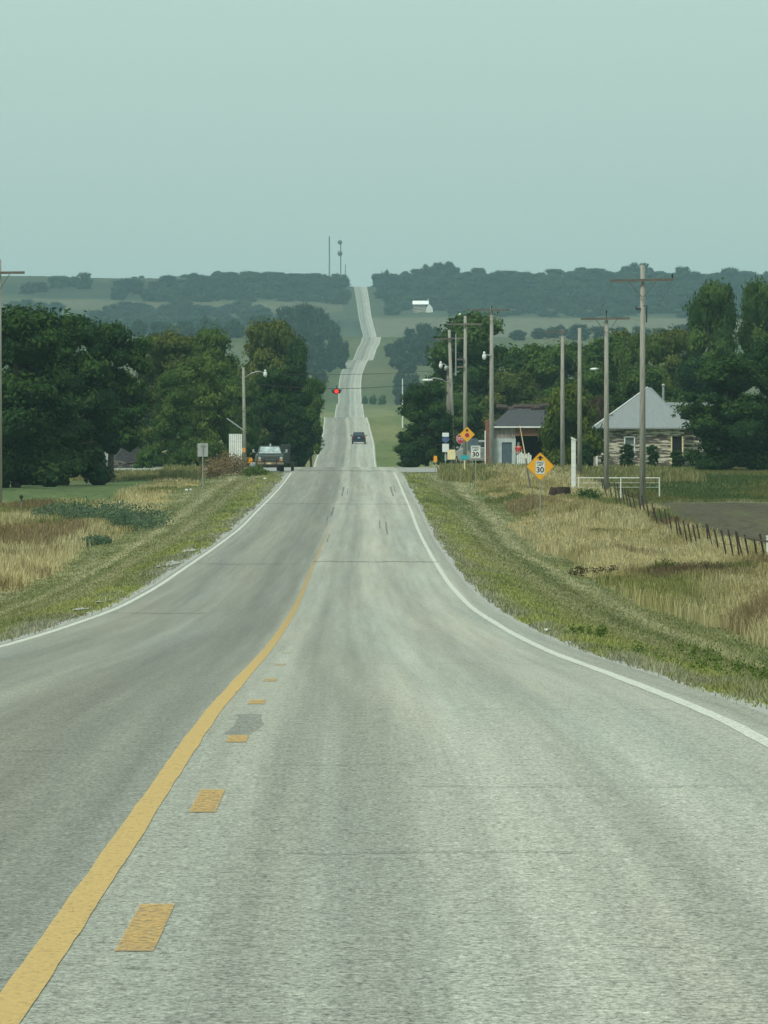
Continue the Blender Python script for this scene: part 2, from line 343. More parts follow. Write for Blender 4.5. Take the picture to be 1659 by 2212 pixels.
def zone(X, Y):
    X = np.asarray(X, float); Y = np.asarray(Y, float); u = X-xr(Y); a = np.abs(u); n = len(X)
    c = np.tile(MOWN, (n, 1))
    streak = fbm(u*1.3+7+Y*.02, Y*.016, 31, 3); st2 = fbm(u*.8, Y*.012+4, 33, 3)
    c = mixc(c, DULL, sstep(.45, .70, streak)*.9); c = mixc(c, GREEN, sstep(.52, .75, st2)*.7)
    # yellowish weeds and gravel by the pavement
    e = (1-sstep(4.6, 6.2, a)); c = mixc(c, YEL*1.0, e*sstep(.35, .6, fbm(X*.8, Y*.12, 41))*.8)
    g = (1-sstep(3.9, 4.9, a))*sstep(.38, .56, fbm(X*1.1+3, Y*.10+2, 43)); c = mixc(c, GRAV*.8, g*.9)
    track = np.exp(-((u+7.4)/.35)**2)*sstep(120, 160, Y); c = mixc(c, C(.36, .34, .21), track*.85); c = mixc(c, C(.33, .31, .20), np.exp(-((u+6.0)/.3)**2)*.5)
    track = np.exp(-((u-7.6)/.4)**2); c = mixc(c, C(.36, .34, .21), track*.8); c = mixc(c, C(.33, .31, .19), np.exp(-((u-6.1)/.3)**2)*.55*sstep(.35, .6, fbm(Y*.02, Y*0+4, 37))); c = mixc(c, C(.10, .12, .05), np.exp(-((u-6.8)/.3)**2)*.5)
    t = tallmask(u, X, Y); tn = fbm(X*.35+2, Y*.05, 51); c = mixc(c, mixc(np.tile(TAN, (n, 1)), C(.15, .155, .06), sstep(.4, .62, tn)), t)
    # field behind the fence on the right
    fld = sstep(15.7, 16.3, u)*(1-sstep(452, 464, Y+(fbm(X*.1, Y*.02, 53)-.5)*14))*sstep(200, 210, Y)
    ve = sstep(16.4, 17.8, u); c = mixc(c, mixc(np.tile(C(.08, .12, .04), (n, 1)), mixc(np.tile(SOIL, (n, 1)), C(.098, .094, .048), sstep(.45, .7, fbm(X*.7, Y*.06, 55))), ve), fld)
    grs = sstep(10, 14, u)*sstep(458, 466, Y)*(1-sstep(700, 760, Y)); c = mixc(c, mixc(np.tile(C(.075, .110, .036), (n, 1)), C(.13, .135, .045), sstep(.35, .6, fbm(X*.2, Y*.05, 57))), grs*sstep(12, 16, u))
    lawn = sstep(10, 13, -u)*sstep(420, 436, Y)*(1-sstep(535, 560, Y)); c = mixc(c, mixc(np.tile(LAWN, (n, 1)), C(.17, .16, .08), sstep(.55, .68, fbm(X*.15, Y*.05, 58))), lawn)
    # beyond the crossroad
    f = sstep(640, 900, Y); c = mixc(c, mixc(np.tile(C(.105, .14, .045), (n, 1)), C(.17, .18, .075), sstep(.4, .65, fbm(X*.12, Y*.006, 61))), f)
    f = sstep(1900, 2500, Y); c = mixc(c, mixc(np.tile(C(.075, .095, .040), (n, 1)), C(.105, .11, .055), sstep(.4, .65, fbm(X*.05, Y*.004, 63))), f)
    py = HY-(gz(X, Y)-E)*F/np.maximum(Y, 1); px = CX+X*F/np.maximum(Y, 1)
    f = sstep(3900, 4300, Y); d_ = sstep(.45, .55, fbm(X*.012+4, Y*.006, 65))
    c = mixc(c, mixc(np.tile(C(.052, .064, .032), (n, 1)), C(.026, .036, .022), d_*np.where(u < 0, .8, .15)), f)
    c = mixc(c, np.tile(C(.125, .122, .072), (n, 1)), f*np.where(u > 0, 1., .0)*sstep(4400, 4430, Y)*(1-sstep(4640, 4700, Y)))
    c = mixc(c, np.tile(C(.105, .102, .058), (n, 1)), f*np.where(u < -12, 1., .0)*sstep(4720, 4750, Y)*(1-sstep(4850, 4870, Y))*sstep(.35, .5, fbm(X*.01, Y*.002, 67)))
    return c
Ys = [-200, -120, -60, -30, -10, 0, 6, 12]+list(15*1.011**np.arange(int(math.log(1000/15)/math.log(1.011))))
Ys += list(np.arange(1000, 5300, 12.0))+[5350, 5450, 5600, 5900, 6400, 7000, 8000, 9000]
Ys = np.array(sorted(set(np.round(Ys, 3))))
uh = list(np.arange(0, 3.9, .78))+list(np.arange(3.9, 12, .27))+list(np.arange(12, 24, .6))+list(np.arange(24, 60, 2.4))+list(np.arange(60, 300, 9))+[300, 360, 450, 600, 900, 1400, 2200, 4000]
us = np.array(sorted(set([-x for x in uh]+uh)))
YY, UU = np.meshgrid(Ys, us, indexing='ij'); Xg = xr(YY)+UU; Zg = gz(Xg.ravel(), YY.ravel()).reshape(YY.shape)
nr, nc = YY.shape; idx = np.arange(nr*nc).reshape(nr, nc)
quads = np.stack([idx[:-1, :-1], idx[:-1, 1:], idx[1:, 1:], idx[1:, :-1]], -1).reshape(-1, 4)
Vg = np.stack([Xg.ravel(), YY.ravel(), Zg.ravel()], 1)
gm = colattr_mat('ground_grass_and_soil', noise=(((2.5, .35, 1), .72, 1.25, 5), ((9, 1.6, 4), .70, 1.28, 6), ((.12, .02, .1), .85, 1.12, 3)), bump=.5)
ground = np_mesh('ground', Vg, quads, gm, smooth=True, attrs={'Col': zone(Vg[:, 0], Vg[:, 1])}); tag(ground, kind='structure')

# ------------------------------------------------------------------ road
def strip(name, us_lo, us_hi, rows, mat, dz=0.0, parent=None, ncol=1, jit=0, attrs=True):
    rows = np.asarray(rows, float); lo = np.broadcast_to(us_lo, rows.shape).astype(float); hi = np.broadcast_to(us_hi, rows.shape).astype(float)
    if jit: lo = lo+(fbm(rows*.6, rows*0+1, 71)-.5)*jit; hi = hi+(fbm(rows*.7, rows*0+2, 72)-.5)*jit
    T = np.linspace(0, 1, ncol+1); U = lo[:, None]*(1-T)+hi[:, None]*T; Y = np.repeat(rows[:, None], ncol+1, 1)
    X = xr(Y)+U; Z = zr(Y)+E+dz
    n = len(rows); ix = np.arange(n*(ncol+1)).reshape(n, ncol+1)
    q = np.stack([ix[:-1, :-1], ix[:-1, 1:], ix[1:, 1:], ix[1:, :-1]], -1).reshape(-1, 4)
    V = np.stack([X.ravel(), Y.ravel(), Z.ravel()], 1)
    o = np_mesh(name, V, q, mat, parent, smooth=True, attrs={'u': U.ravel(), 'v': Y.ravel()}); tag(o, kind='structure'); return o
def road_mat():
    m, nt, b = nodemat('worn_asphalt'); N = nt.nodes; L = nt.links
    au = N.new('ShaderNodeAttribute'); au.attribute_name = 'u'; av = N.new('ShaderNodeAttribute'); av.attribute_name = 'v'
    cb = N.new('ShaderNodeCombineXYZ'); L.new(au.outputs['Fac'], cb.inputs[0]); L.new(av.outputs['Fac'], cb.inputs[1])
    def noise(sv, det=5, rough=.6, dist=0):
        mp = N.new('ShaderNodeMapping'); mp.inputs['Scale'].default_value = sv; L.new(cb.outputs[0], mp.inputs[0])
        n = N.new('ShaderNodeTexNoise'); n.inputs['Scale'].default_value = 1; n.inputs['Detail'].default_value = det
        n.inputs['Roughness'].default_value = rough; n.inputs['Distortion'].default_value = dist; L.new(mp.outputs[0], n.inputs['Vector']); return n.outputs[0]
    def rng_(src, a, b_, lo, hi):
        r_ = N.new('ShaderNodeMapRange'); r_.inputs[1].default_value = a; r_.inputs[2].default_value = b_; r_.inputs[3].default_value = lo; r_.inputs[4].default_value = hi
        L.new(src, r_.inputs[0]); return r_.outputs[0]
    def mul(a, b_):
        n = N.new('ShaderNodeMath'); n.operation = 'MULTIPLY'; L.new(a, n.inputs[0]); L.new(b_, n.inputs[1]); return n.outputs[0]
    # lane profile: left lane greyer, wheel paths darker, bleached strips between
    un = N.new('ShaderNodeMapRange'); un.inputs[1].default_value = -4; un.inputs[2].default_value = 4; L.new(au.outputs['Fac'], un.inputs[0])
    rp = N.new('ShaderNodeValToRGB'); L.new(un.outputs[0], rp.inputs[0]); els = rp.color_ramp
    pts = [(-4, .68), (-3.2, .80), (-2.6, .68), (-1.8, .80), (-1.0, .60), (-.2, .66), (.02, .98), (.38, 1.06), (.62, .80), (.85, .92), (1.05, .82), (1.45, 1.14), (1.9, 1.12), (2.3, .98), (2.9, 1.12), (3.9, 1.06)]
    els.elements[0].position = 0; els.elements[1].position = 1
    els.elements[0].color = (.80,)*3+(1,); els.elements[1].color = (.94,)*3+(1,)
    for u_, v_ in pts[1:-1]: el = els.elements.new((u_+4)/8); el.color = (v_, v_, v_, 1)
    f = N.new('ShaderNodeSeparateColor'); L.new(rp.outputs[0], f.inputs[0]); fac = f.outputs[0]
    fac = mul(fac, rng_(noise((2.0, .012, 1), 4), .3, .7, .84, 1.14)); fac = mul(fac, rng_(noise((5.0, .035, 1), 4), .3, .7, .88, 1.10))       # long streaks
    fac = mul(fac, rng_(noise((.35, .02, 1), 3), .3, .7, .95, 1.05))        # blotches
    fac = mul(fac, rng_(noise((9, 3.2, 1), 5, .65), .3, .7, .80, 1.17))
    ag = noise((42, 13, 1), 4, .7); fac = mul(fac, rng_(ag, .30, .70, .42, 1.52))   # aggregate
    ag2 = noise((130, 42, 1), 2, .6); fac = mul(fac, rng_(ag2, .3, .7, .72, 1.24))
    ck = noise((7, 9, 1), 6, .75, .8); fac = mul(fac, rng_(ck, .32, .42, .42, 1.0))   # short cracks
    sp_ = noise((34, 12, 1), 3, .7, .4); fac = mul(fac, rng_(sp_, .34, .44, .50, 1.03))
    tint = N.new('ShaderNodeValToRGB'); L.new(noise((.8, .012, 1), 3), tint.inputs[0])
    tint.color_ramp.elements[0].position = .35; tint.color_ramp.elements[1].position = .65
    tint.color_ramp.elements[0].color = (.335, .352, .305, 1); tint.color_ramp.elements[1].color = (.368, .358, .295, 1)
    vm = N.new('ShaderNodeVectorMath'); vm.operation = 'SCALE'; L.new(tint.outputs[0], vm.inputs[0]); L.new(fac, vm.inputs['Scale'])
    L.new(vm.outputs[0], b.inputs['Base Color']); b.inputs['Roughness'].default_value = .85; b.inputs['Specular IOR Level'].default_value = .2
    bp = N.new('ShaderNodeBump'); bp.inputs['Strength'].default_value = .5; bp.inputs['Distance'].default_value = .006
    L.new(ag, bp.inputs['Height']); L.new(bp.outputs[0], b.inputs['Normal'])
    return m
def paint_mat(name, c, wear_lo, wear_hi, fade=None, amax=1.0):
    m, nt, b = nodemat(name); N = nt.nodes; L = nt.links
    g = N.new('ShaderNodeNewGeometry')
    def noise(sv, det=5):
        mp = N.new('ShaderNodeMapping'); mp.inputs['Scale'].default_value = sv; L.new(g.outputs['Position'], mp.inputs[0])
        n = N.new('ShaderNodeTexNoise'); n.inputs['Scale'].default_value = 1; n.inputs['Detail'].default_value = det; n.inputs['Roughness'].default_value = .78
        L.new(mp.outputs[0], n.inputs['Vector']); return n.outputs[0]
    n = noise((38, 11, 1), 8); r_ = N.new('ShaderNodeMapRange'); r_.inputs[1].default_value = wear_lo; r_.inputs[2].default_value = wear_hi; r_.inputs[4].default_value = amax
    L.new(n, r_.inputs[0]); out = r_.outputs[0]
    if fade:
        s_ = N.new('ShaderNodeSeparateXYZ'); L.new(g.outputs['Position'], s_.inputs[0])
        r2 = N.new('ShaderNodeMapRange'); r2.inputs[1].default_value = fade[0]; r2.inputs[2].default_value = fade[1]; r2.inputs[3].default_value = 1; r2.inputs[4].default_value = 0
        L.new(s_.outputs['Y'], r2.inputs[0]); mm = N.new('ShaderNodeMath'); mm.operation = 'MULTIPLY'; L.new(out, mm.inputs[0]); L.new(r2.outputs[0], mm.inputs[1]); out = mm.outputs[0]
    n2 = noise((60, 15, 1), 3); r3 = N.new('ShaderNodeMapRange'); r3.inputs[1].default_value = .3; r3.inputs[2].default_value = .7; r3.inputs[3].default_value = .82; r3.inputs[4].default_value = 1.12
    L.new(n2, r3.inputs[0]); vm = N.new('ShaderNodeVectorMath'); vm.operation = 'SCALE'; vm.inputs[0].default_value = c; L.new(r3.outputs[0], vm.inputs['Scale'])
    L.new(vm.outputs[0], b.inputs['Base Color']); b.inputs['Roughness'].default_value = .7
    L.new(out, b.inputs['Alpha']); return m
rowsR = Ys[(Ys >= -120) & (Ys <= 5600)]
rowsR = np.array(sorted(set(rowsR) | set(np.arange(15, 150, .6))))
M['road'] = road_mat()
road = strip('road', -(wr(rowsR)+.14), wr(rowsR)+.40-.2*sstep(600, 1000, rowsR), rowsR, M['road'], ncol=8, jit=0.0)
# the gravelly pavement edge: jitter only outside vertices by making an irregular shoulder sheet below
rS = rowsR[rowsR < 560]; sh = strip('road_shoulder', -(wr(rS)+.34)-.22*fbm(rS*.12, rS*0, 74), wr(rS)+.42+.35*fbm(rS*.10, rS*0+3, 75), rS, M['gravel'], dz=-.035, ncol=2)
wm = paint_mat('white_road_paint', (.68, .69, .61), .30, .50, amax=.88); ym = paint_mat('yellow_road_paint', (.60, .40, .13), .22, .46, (70, 340), .88)
ym2 = paint_mat('yellow_dash_paint', (.58, .36, .11), .30, .56, (58, 110), .90)
seg1 = rowsR[rowsR < 553]; seg2 = rowsR[rowsR > 630]
for s_ in (seg1, seg2):
    w = wr(s_); far = .06+.02*sstep(800, 3500, s_)
    strip('edge_line', -(w+far*1.0), -w+far*.9, s_, wm, .004, road, jit=.02); strip('edge_line', w-far*.9, w+far*1.0, s_, wm, .004, road, jit=.02)
strip('centre_line', -.058, .058, rowsR[rowsR < 340], ym, .004, road, jit=.015)
for k, (a, b_) in enumerate([(14.2, 17.0), (25.8, 28.9), (37.6, 40.6), (49.0, 50.6), (60.3, 62.3), (72.2, 74.2), (84.5, 86.5), (97, 99)]):
    strip('centre_dash', .21, .335, np.linspace(a, b_, 6), ym2, .004, road)
crack = plain('crack_filler', (.04, .04, .042), .8, var=.2)
patch = plain('dark_road_patch', (.16, .165, .165), .85, var=.35, scale=8)
pm = paint_mat('dark_patch', (.13, .135, .135), .38, .72, amax=.62)
strip('dark_patch', .17, .38, np.linspace(50.7, 56.5, 14), pm, .003, road, jit=.10)
cm = paint_mat('dark_crack', (.09, .095, .09), .40, .62, amax=.8)
for (u0, u1, y0, y1) in [(.14, .22, 425, 470), (.42, .46, 430, 462), (-.1, -.02, 352, 380), (-.22, -.17, 338, 352), (2.85, 2.95, 425, 470), (3.06, 3.1, 440, 475), (2.25, 2.31, 300, 335), (2.0, 2.04, 318, 340), (.1, .14, 280, 300)]:
    strip('tar_seam', u0, u1, np.linspace(y0, y1, 8), cm, .006, road, jit=.05)
for (u0, u1, y0, y1) in [(-.05, 3.6, 234.5, 236.3), (-3.3, -.5, 229, 230.0), (.1, 3.7, 86.0, 86.15), (-3.4, -1.6, 150, 150.8), (-3.5, 3.6, 392, 394), (-3.5, 3.5, 560, 565), (-3.5, 3.5, 1398, 1412)]:
    n_ = 24; U = np.linspace(u0, u1, n_); yc = (y0+y1)/2+(fbm(U*1.3, U*0, 81)-.5)*(y1-y0)*3.0; hw = (y1-y0)/2*(.4+.9*fbm(U*3, U*0+5, 83))
    V = np.concatenate([np.stack([xr(yc-hw)+U, yc-hw, zr(yc-hw)+E+.0065], 1), np.stack([xr(yc+hw)+U, yc+hw, zr(yc+hw)+E+.0065], 1)])
    i = np.arange(n_-1); o = np_mesh('road_crack', V, np.stack([i, i+1, i+1+n_, i+n_], 1), cm, road); tag(o, kind='structure')
for (u0, u1, y0, y1) in [(1.3, 3.5, 41.0, 41.06), (-3.0, -1.4, 36.0, 36.06), (.5, 1.9, 33.2, 33.25), (1.0, 3.4, 58, 58.1), (-3.4, -.4, 47, 47.08), (.45, 1.3, 44.5, 44.56)]:
    n_ = 40; U = np.linspace(u0, u1, n_); yc = (y0+y1)/2+(fbm(U*3.3, U*0+y0, 85)-.5)*.55; hw = .012+.05*fbm(U*5, U*0+5, 83)
    V = np.concatenate([np.stack([xr(yc-hw)+U, yc-hw, zr(yc-hw)+E+.0065], 1), np.stack([xr(yc+hw)+U, yc+hw, zr(yc+hw)+E+.0065], 1)])
    i = np.arange(n_-1); o = np_mesh('road_crack', V, np.stack([i, i+1, i+1+n_, i+n_], 1), cm, road); tag(o, kind='structure')
# crossing side road: gravelly, through the village
def side_road():
    xs = np.concatenate([np.linspace(-70, 70, 120)]); xs = np.array(sorted(xs)); ys = np.linspace(558, 603, 14)
    Xs, Y2 = np.meshgrid(xs, ys, indexing='ij'); a = np.abs(Xs-xr(Y2))
    flare = 9*np.exp(-(np.clip(a-3.6, 0, 99)/3.0)); yc = 580.5; Y3 = yc+(Y2-yc)*(1+flare/22)
    Z = np.maximum(gz(Xs.ravel(), Y3.ravel()).reshape(Xs.shape)+.03, 0*Xs-99); inn = sstep(3.2, 5.5, a); Z = (zr(Y3)+E-.01)*(1-inn)+Z*inn
    n, m_ = Xs.shape; ix = np.arange(n*m_).reshape(n, m_); q = np.stack([ix[:-1, :-1], ix[:-1, 1:], ix[1:, 1:], ix[1:, :-1]], -1).reshape(-1, 4)
    o = np_mesh('side_road', np.stack([Xs.ravel(), Y3.ravel(), Z.ravel()], 1), q, plain('side_road_gravel', (.27, .275, .25), .95, var=.2, scale=.8), smooth=True); tag(o, kind='structure')
side_road()
# gravel patches eroded beside the left edge line
for k, (x, Y, w_, l_) in enumerate([(300, 173, .75, 8), (395, 232, .7, 12), (436, 262, .5, 9), (258, 160, .35, 4)]):
    X0 = xr(Y)-4.25; n_ = 16; V = [(X0, Y, gz(X0, Y)+.03)]
    for i in range(n_):
        an = 2*math.pi*i/n_; rr = .6+.6*random.random(); px_, py_ = X0+w_*.5*rr*math.cos(an), Y+l_*.5*rr*math.sin(an); V.append((px_, py_, float(gz(px_, py_))+.035))
    o = np_mesh('gravel_patch', np.array(V, float), None, M['gravel'], tris=np.array([(0, i+1, (i+1) % n_+1) for i in range(n_)])); tag(o, kind='structure')

# ------------------------------------------------------------------ grass
def blades(name, X, Y, h, w, c, label, cat, lean=.35, nb=1, parent=None, seed_heads=False):
    n = len(X); Z = gz(X, Y)-.02; an = rng.uniform(-.6, .6, n); dx = np.cos(an)*w/2; dy = np.sin(an)*w/2
    la = rng.uniform(0, 2*np.pi, n); lx = np.cos(la)*h*lean*rng.uniform(.2, 1, n); ly = np.sin(la)*h*lean
    p0 = np.stack([X-dx, Y-dy, Z], 1); p1 = np.stack([X+dx, Y+dy, Z], 1)
    m1 = np.stack([X+dx*.8+lx*.35, Y+dy+ly*.35, Z+h*.6], 1); m0 = np.stack([X-dx*.8+lx*.35, Y-dy+ly*.35, Z+h*.6], 1)
    tw = .5 if seed_heads else .12
    t0 = np.stack([X-dx*tw+lx, Y-dy+ly, Z+h], 1); t1 = np.stack([X+dx*tw+lx, Y+dy+ly, Z+h], 1)
    V = np.stack([p0, p1, m1, m0, t1, t0], 1).reshape(-1, 3); b = np.arange(n)*6
    q = np.concatenate([np.stack([b, b+1, b+2, b+3], 1), np.stack([b+3, b+2, b+4, b+5], 1)])
    o = np_mesh(name, V, q, M['blade'], parent, attrs={'Col': np.repeat(c, 6, 0)})
    return tag(o, label, cat, kind='stuff')
M['blade'] = colattr_mat('grass_blades', rough=.9, noise=(((3, .4, 1), .85, 1.15, 3),), translucent=.3)
def scatter(n, u0, u1, y0, y1, pw=1.0):
    t = rng.uniform(0, 1, n)**pw; Y = y0*(y1/y0)**t; u = rng.uniform(u0, u1, n); return xr(Y)+u, Y, u
# tall dry grass, both verges
def tall(n, u0, u1, y0, y1):
    X, Y, u = scatter(n, u0, u1, y0, y1, .8); keep = rng.uniform(0, 1, n) < tallmask(u, X, Y)
    X, Y, u = X[keep], Y[keep], u[keep]; n = len(X)
    a = fbm(X*.3+2, Y*.045, 51); b_ = fbm(X*.22+9, Y*.03, 151); jit = rng.uniform(.75, 1.25, (n, 1))
    c = mixc(np.tile(STRAW, (n, 1)), np.tile(TAN, (n, 1)), sstep(.35, .6, a)); c = mixc(c, C(.13, .155, .05), sstep(.56, .68, a)*.85+.15*rng.uniform(0, 1, n))
    c = mixc(c, C(.15, .10, .055), sstep(.58, .68, b_)*.7)
    dk = np.exp(-(((u-10.8)/1.2)**2+((Y-238)/22)**2)); c = mixc(c, C(.105, .075, .045), np.clip(dk*1.4, 0, .85))
    gr = np.exp(-(((u-9.2)/.8)**2+((Y-215)/25)**2)); c = mixc(c, C(.17, .19, .05), np.clip(gr*1.3, 0, .8))
    h = (.30+.50*fbm(X*.4, Y*.06, 153)+.3*rng.uniform(0, 1, n))*np.where(u > 0, 1, .72)*(.55+.45*sstep(9, 10.5, np.abs(u)))
    h = h*(1-.5*sstep(.5, .7, fbm(X*.2, Y*.02+9, 155)))*(1-.5*(u < 0)*sstep(330, 430, Y))
    return X, Y, h, c*jit
A = [np.concatenate(z) for z in zip(tall(200000, 8.2, 18, 70, 552), tall(30000, 17.4, 30, 60, 250), tall(170000, -34, -8.4, 90, 552))]
blades('tall_grass', A[0], A[1], A[2],   .006+.00008*A[1], A[3], 'dry straw coloured tall grass on both verges beside the mown strips', 'tall grass', seed_heads=True)
def tall2(n, u0, u1, y0, y1):
    X, Y, u = scatter(n, u0, u1, y0, y1); n = len(X); c = mixc(np.tile(C(.30, .27, .13), (n, 1)), C(.13, .155, .05), rng.uniform(0, 1, n)); return X, Y, .35*np.where(X < -15, .6, 1)+.45*rng.uniform(0, 1, n)*fbm(X*.3, Y*.1, 7)*1.6*np.where(X < -15, .5, 1), c
A2 = [np.concatenate(z) for z in zip(tall2(16000, -40, -9.5, 534, 554), tall2(6000, 6.5, 24, 530, 556))]
blades('roadside_grass', A2[0], A2[1], A2[2], .06+0*A2[1], A2[3], 'mixed dry and green grass along the near side of the crossing road', 'roadside grass', seed_heads=True)
def short(n, u0, u1, y0, y1):
    X, Y, u = scatter(n, u0, u1, y0, y1, 1.0); k = np.abs(u) > np.where(u > 0, 3.94, 3.68)+.42*fbm(Y*.2, Y*0, 171)*rng.uniform(.3, 1.2, n); X, Y, u = X[k], Y[k], u[k]; n = len(X)
    k2 = rng.uniform(0, 1, n) > tallmask(u, X, Y)*.8; X, Y, u = X[k2], Y[k2], u[k2]; n = len(X)
    c = zone(X, Y)*rng.uniform(.85, 1.55, (n, 1)); edge = (1-sstep(4.3, 5.6, np.abs(u)))
    c = mixc(c, C(.17, .21, .06), rng.uniform(0, .35, n)); c = mixc(c, C(.26, .25, .13), (rng.uniform(0, 1, n) > .8)*.7)
    h = (.03+.05*rng.uniform(0, 1, n)+.13*edge*sstep(.45, .7, fbm(X*.9, Y*.13, 173))*rng.uniform(.3, 1, n))
    return X, Y, h, c
A = [np.concatenate(z) for z in zip(short(150000, 3.9, 10, 42, 220), short(60000, 3.9, 11, 200, 550), short(110000, -11, -3.6, 60, 250), short(60000, -12, -3.6, 240, 550))]
blades('verge_grass', A[0], A[1], A[2], .005+.00012*A[1], A[3], 'short mown green grass along the pavement edges', 'short grass', lean=.7)
# green pasture blades by the house, lawn edge
X, Y, u = scatter(45000, 17.5, 34, 458, 600); n = len(X); 
blades('pasture_grass', X, Y, rng.uniform(.08, .24, n), .05+0*X, zone(X, Y)*rng.uniform(.7, 1.35, (n, 1)), 'green pasture grass in front of the peeling house', 'pasture grass', lean=.5)

# weeds: leafy clump plants
def weed(name, x, Y, w_, h_, mat, n=900, card=.09, loc=None, label='', cat='plant', group=None, fl=1.0):
    X0 = XX(x, Y)
    ns = max(6, int(n/60)); pts = []
    for i in range(ns):
        an = random.random()*6.28; rr = math.sqrt(random.random()); bx, by = rr*w_/2*math.cos(an), rr*w_*fl/2*math.sin(an); hh = h_*(.6+.4*random.random())*(1-.35*rr)
        tx, ty = bx*1.15+random.uniform(-.1, .1)*w_*.5, by*1.15; pts += [(bx*.8+(tx-bx*.8)*q_, by*.8+(ty-by*.8)*q_, hh*q_) for q_ in np.linspace(0, 1, 8)]
        for k in range(int(n/ns)):
            t = .12+.88*random.random()**.8; pts.append((bx+(tx-bx)*t+random.gauss(0, .16*h_), by+(ty-by)*t+random.gauss(0, .16*h_), hh*t+random.gauss(0, .04)))
    o = leafcards(name, np.array(pts), card, mat); o.location = (X0, Y, float(gz(X0, Y)))
    if h_ < .2: o['kind'] = 'stuff'
    return tag(o, label, cat, None if h_ < .2 else group)
def leafcards(name, p, card, mat, parent=None, mesh_only=False, var=None, normal=None, core=None, aspect=.6):
    n = len(p); nr_ = rng.normal(size=(n, 3))
    if normal is not None: nr_ = nr_*.55+normal
    nr_ /= np.linalg.norm(nr_, axis=1)[:, None]; a = rng.normal(size=(n, 3)); a -= (a*nr_).sum(1)[:, None]*nr_; a /= np.linalg.norm(a, axis=1)[:, None]
    b = np.cross(nr_, a); s = (card*rng.uniform(.55, 1.35, n))[:, None]
    V = np.stack([p-a*s*.6, p-b*s*.5*aspect+a*s*.05, p+a*s*.6+nr_*s*.12, p+b*s*.5*aspect+a*s*.05], 1).reshape(-1, 3); i = np.arange(n)*4
    q = np.stack([i, i+1, i+2, i+3], 1); v = rng.uniform(0, 1, n) if var is None else np.clip(var+rng.normal(0, .16, n), 0, 1); va = np.repeat(v, 4)
    if core is not None:
        cv, cq, cvar = core; q = np.concatenate([q, cq+len(V)]); V = np.concatenate([V, cv]); va = np.concatenate([va, cvar])
    return np_mesh(name, V, q, mat, parent, attrs={'var': va}, mesh_only=mesh_only)

# ------------------------------------------------------------------ trees
def crown_mesh(name, seed, nl, shape, ncards, card, corescale=.72, lr=(.20, .34), loose=0.0, h0=1.0):
    g = np.random.default_rng(seed); Lc = []; tries = 0
    while len(Lc) < nl:
        h = g.uniform(shape['hb'], 1.0); R = np.interp(h, shape['h'], shape['r']); an = g.uniform(0, 6.283); rr = math.sqrt(g.uniform(.05, 1))*R; r_ = g.uniform(*lr)*(.75+.25*R)
        c = np.array([max(0, rr-r_*.6)*math.cos(an)*1.0, max(0, rr-r_*.6)*math.sin(an), min(h*h0, h0-r_*.8)]); Lc.append((c, r_))
    P_, Nn, Vv = [], [], []; cv, cq, cvr = [], [], []; off = 0
    for c, r_ in Lc:
        k = int(ncards*r_**2/sum(l[1]**2 for l in Lc)); dr = g.normal(size=(k, 3)); dr /= np.linalg.norm(dr, axis=1)[:, None]; dr[:, 2] = np.where(dr[:, 2] < -.3, -dr[:, 2]*.6, dr[:, 2])
        lump = 1+.28*(fbm(dr[:, 0]*3+c[0]*9+20, dr[:, 1]*3+dr[:, 2]*4+c[2]*7+20, seed)-.5)*2
        rad = r_*(1-.32*g.random(k)**2)*lump*(1+loose*g.normal(size=k)*.4); sc_ = np.array([1, 1, .8])
        spr = g.random(k) < .09*(1+loose); rad = np.where(spr, r_*g.uniform(1.0, 1.32, k), rad); P_.append(c+dr*rad[:, None]*sc_); Nn.append(dr+np.array([0, 0, .3])); lv = g.uniform(-.05, .85); Vv.append(np.full(k, lv)+.25*dr[:, 2]*.6)  # leaf tone random per lobe, plus sunlit tops painted in as paler leaves
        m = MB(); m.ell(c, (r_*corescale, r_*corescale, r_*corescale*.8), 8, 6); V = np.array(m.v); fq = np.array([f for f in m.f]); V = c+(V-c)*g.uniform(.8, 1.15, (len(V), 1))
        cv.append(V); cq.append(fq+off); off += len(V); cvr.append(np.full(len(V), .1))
    P_ = np.concatenate(P_); P_[:, 2] = np.maximum(P_[:, 2], .015)
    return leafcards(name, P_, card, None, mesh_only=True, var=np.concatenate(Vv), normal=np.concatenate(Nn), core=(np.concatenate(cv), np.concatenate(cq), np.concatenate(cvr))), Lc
S_ROUND = dict(hb=.24, h=[0, .24, .45, .7, .88, 1], r=[.3, .70, .95, 1.0, .80, .45])
S_SKIRT = dict(hb=.04, h=[0, .15, .45, .7, .88, 1], r=[.85, .95, 1.0, .95, .78, .42])
S_TALL = dict(hb=.40, h=[0, .40, .6, .8, .92, 1], r=[.2, .45, .85, 1.0, .8, .5])
S_TOP = dict(hb=.56, h=[0, .56, .7, .85, .95, 1], r=[.2, .6, 1.0, 1.0, .85, .6])
S_MOUND = dict(hb=.04, h=[0, .3, .6, .8, .95, 1], r=[1.0, .98, .86, .68, .45, .25])
PROTO = {}
HT = {}
